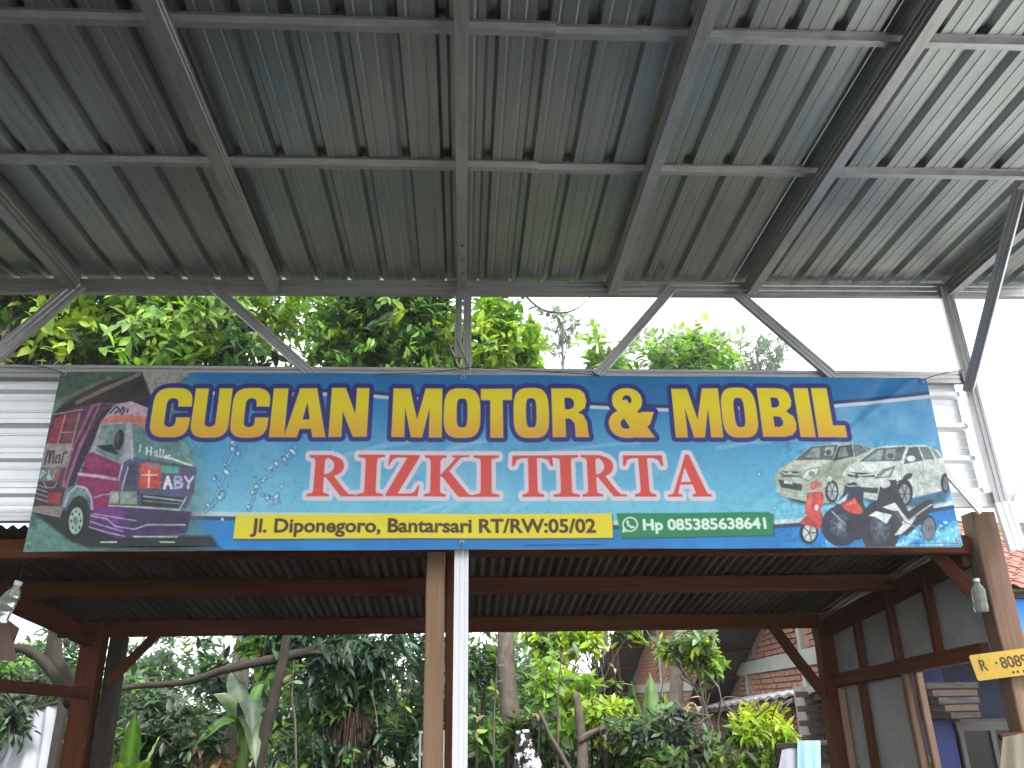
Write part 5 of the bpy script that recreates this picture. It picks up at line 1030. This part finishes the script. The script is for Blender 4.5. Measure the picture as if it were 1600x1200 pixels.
for a in (.20, .225, .26, .285):
    c0 = pc+ux*a+uz*.108; part('stamped_mark', [c0+nrm*.0036, c0+ux*.015+nrm*.0036, c0+ux*.015+uz*.013+nrm*.0036, c0+uz*.013+nrm*.0036, c0+nrm*.004, c0+ux*.015+nrm*.004, c0+ux*.015+uz*.013+nrm*.004, c0+uz*.013+nrm*.004], boxv((0, 0, 0), (1, 1, 1))[1], M['plate_ink'], plate)
# cloths
def cloth(name, label, corners, m, amp, folds, cat='cloth', group=None, n=24, drop_edge=.0):
    c = np.array(corners, float); nr = unit(np.cross(c[1]-c[0], c[3]-c[0])); V = []; F = []
    for j in range(n+1):
        for i in range(n+1):
            u, v = i/n, j/n; p_ = (c[0]*(1-u)+c[1]*u)*(1-v)+(c[3]*(1-u)+c[2]*u)*v
            V.append(p_+nr*amp*math.sin(u*folds*6.28+.8*math.sin(v*3+folds))*(.3+.7*v)+E(0, 0, -drop_edge*abs(math.sin(u*9))*v))
    for j in range(n):
        for i in range(n): F.append((j*(n+1)+i, j*(n+1)+i+1, (j+1)*(n+1)+i+1, (j+1)*(n+1)+i))
    k = len(V); V += [v+nr*.004 for v in V]; F += [tuple(q+k for q in f[::-1]) for f in F]
    return tag(part(name, V, F, m, None, smooth=True), label, cat, group)
q = lambda x, y, Y: at(x, y, Y)
ld = thing('laundry_pole', 'wooden pole holding laundry beside the right rear post', 'pole', gb(1262, 7.3)); timber(ld, 'bar', q(1212, 1166, 7.35), q(1330, 1158, 7.25), .04, .04, M['bark_dark'])
for t_ in (.04, .97):
    a_ = q(1212, 1166, 7.35)*(1-t_)+q(1330, 1158, 7.25)*t_; timber(ld, 'upright', (a_[0], a_[1]+.03, 0), (a_[0], a_[1]+.03, a_[2]+.02), .04, .04, M['bark_dark'], up=(0, 1, 0))
LG = 'laundry by the right rear post'
cloth('towel', 'light blue streaked towel hanging by the right rear post', [q(1246, 1157, 7.28), q(1282, 1157, 7.25), q(1285, 1290, 7.25), q(1247, 1290, 7.28)], M['blue_towel'], .012, 2.2, 'towel', LG)
cloth('white_shirt', 'white cloth hanging left of the light blue towel', [q(1222, 1172, 7.33), q(1250, 1166, 7.31), q(1252, 1290, 7.31), q(1200, 1290, 7.33)], M['white_cloth'], .012, 1.6, 'cloth', LG)
cloth('patterned_cloth', 'black and white patterned cloth draped low in the shrubs', [q(806, 1142, 7.55), q(826, 1139, 7.5), q(858, 1230, 7.4), q(800, 1230, 7.5)], M['patterned'], .03, 1.3, 'cloth')
stp = thing('cloth_stake', 'short dark stake carrying the patterned cloth', 'stake', gb(820, 7.62)); s0 = q(818, 1140, 7.6); timber(stp, 'stake', (s0[0], s0[1], 0), (s0[0], s0[1], s0[2]), .035, .035, M['bark_dark'], up=(0, 1, 0))
cloth('cream_towel', 'pale cream cloth hanging at the lower right corner', [q(1568, 1152, 4.42), q(1625, 1140, 4.40), q(1640, 1290, 4.38), q(1552, 1290, 4.42)], M['cream_cloth'], .03, 2.1)
ck = thing('cloth_rail', 'short wooden peg rail behind the cream cloth', 'rail', q(1600, 1300, 4.5)); timber(ck, 'peg', q(1563, 1153, 4.45), q(1632, 1143, 4.45), .03, .03, M['wood']); pz = q(1598, 1150, 4.47); timber(ck, 'bracket', pz, pz+E(0, .09, .0), .03, .03, M['wood'])
cloth('white_sheet', 'large pale sheet hung up at the lower left behind the shed', [q(28, 1120, 9.2), q(88, 1098, 9.1), q(74, 1330, 9.1), q(-70, 1330, 9.2)], M['white_cloth'], .05, 3.5, 'sheet')
sp = thing('sheet_post', 'thin dark post beside the pale sheet at the lower left', 'post', gb(88, 9.05)); s0 = q(92, 1098, 9.05); timber(sp, 'post', (s0[0]+.05, s0[1], 0), (s0[0]+.05, s0[1], s0[2]+.05), .08, .08, M['bark_dark'], up=(0, 1, 0)); timber(sp, 'crossbar', q(20, 1119, 9.22), q(96, 1095, 9.08), .03, .03, M['bark_dark'])
# folded card at the left edge
cd = thing('cardboard_sheet', 'creased brown cardboard hanging below the left bottle', 'cardboard', q(8, 1035, 4.7)); a, b_, c_, d_ = q(-40, 962, 4.7), q(12, 968, 4.62), q(26, 1034, 4.62), q(-40, 1028, 4.7); slab(cd, 'panel', [a, b_, c_, d_], .004, M['cardboard']); slab(cd, 'flap', [b_+E(.002, 0, 0), q(31, 982, 4.7), q(22, 1005, 4.7), (b_+c_)/2], .004, M['cardboard'])
tt = thing('cardboard_string', 'string holding the cardboard at the left edge', 'string', q(-20, 965, 4.66)); V, F, G = tube([q(-20, 966, 4.66), (q(-20, 966, 4.66)[0], 4.64, zz(4.62)-.1)], .002, 4); part('cord', V, F, M['cord'], tt)
# layered sheets stored under the porch
GY = BYF+.9; g0 = q(1440, 1066, GY); g1 = q(1520, 1066, GY)
sh_ = thing('stacked_sheets', 'stack of dusty brown and grey sheets stored under the blue porch', 'stack', (g0[0], GY, q(1470, 1112, GY)[2]))
for k in range(5):
    zt = g0[2]-.085*k; xo = .07*k; V, F = boxv((g0[0]+xo, GY-.1+.02*k, zt-.075), (g1[0]-.02*(k % 2), GY+.5, zt-.008)); part('sheet', V, F, M['grey_board2'] if k % 2 == 0 else M['cardboard'], sh_)
zs_ = g0[2]-.085*5; shf = thing('porch_shelf', 'dark shelf carrying the stacked sheets under the blue porch', 'shelf', (g0[0], GY+.4, zs_-.05)); V, F = boxv((g0[0]+.3, GY-.15, zs_-.03), (g1[0]+.3, BW-.002, zs_+.003)); part('board', V, F, M['dark_roof'], shf)
# white plastic rack behind the posts
rk = thing('plastic_rack', 'white plastic lattice rack behind the centre wooden post', 'rack', q(684, 1200, 5.2)); r0_, r1_ = q(657, 1142, 5.2), q(706, 1200, 5.2)
for k in range(5):
    X_ = r0_[0]+(r1_[0]-r0_[0])*k/4; V, F = boxv((X_-.006, 5.2, 0.03), (X_+.006, 5.215, r0_[2])); part('upright', V, F, M['white_plastic'], rk)
for k in range(9):
    z_ = r0_[2]-.12*k; V, F = boxv((r0_[0]-.008, 5.188, z_-.014), (r1_[0]+.008, 5.1985, z_)); part('slat', V, F, M['white_plastic'], rk)

# ----------------------------------------------------------------- damp air
V, F = boxv((-60, -34, -1.2), (60, 70, 16)); hz_ = bpy.data.materials.new('damp_air'); hz_.use_nodes = True; N = hz_.node_tree.nodes; N.remove(N['Principled BSDF']); pv = N.new('ShaderNodeVolumePrincipled'); pv.inputs['Color'].default_value = (.97, .98, 1, 1); pv.inputs['Density'].default_value = .0015; pv.inputs['Anisotropy'].default_value = .2
hz_.node_tree.links.new(pv.outputs[0], N['Material Output'].inputs['Volume']); ho = part('haze', V, F, hz_); tag(ho, 'pale damp haze in the air between the trees', 'haze', kind='stuff')
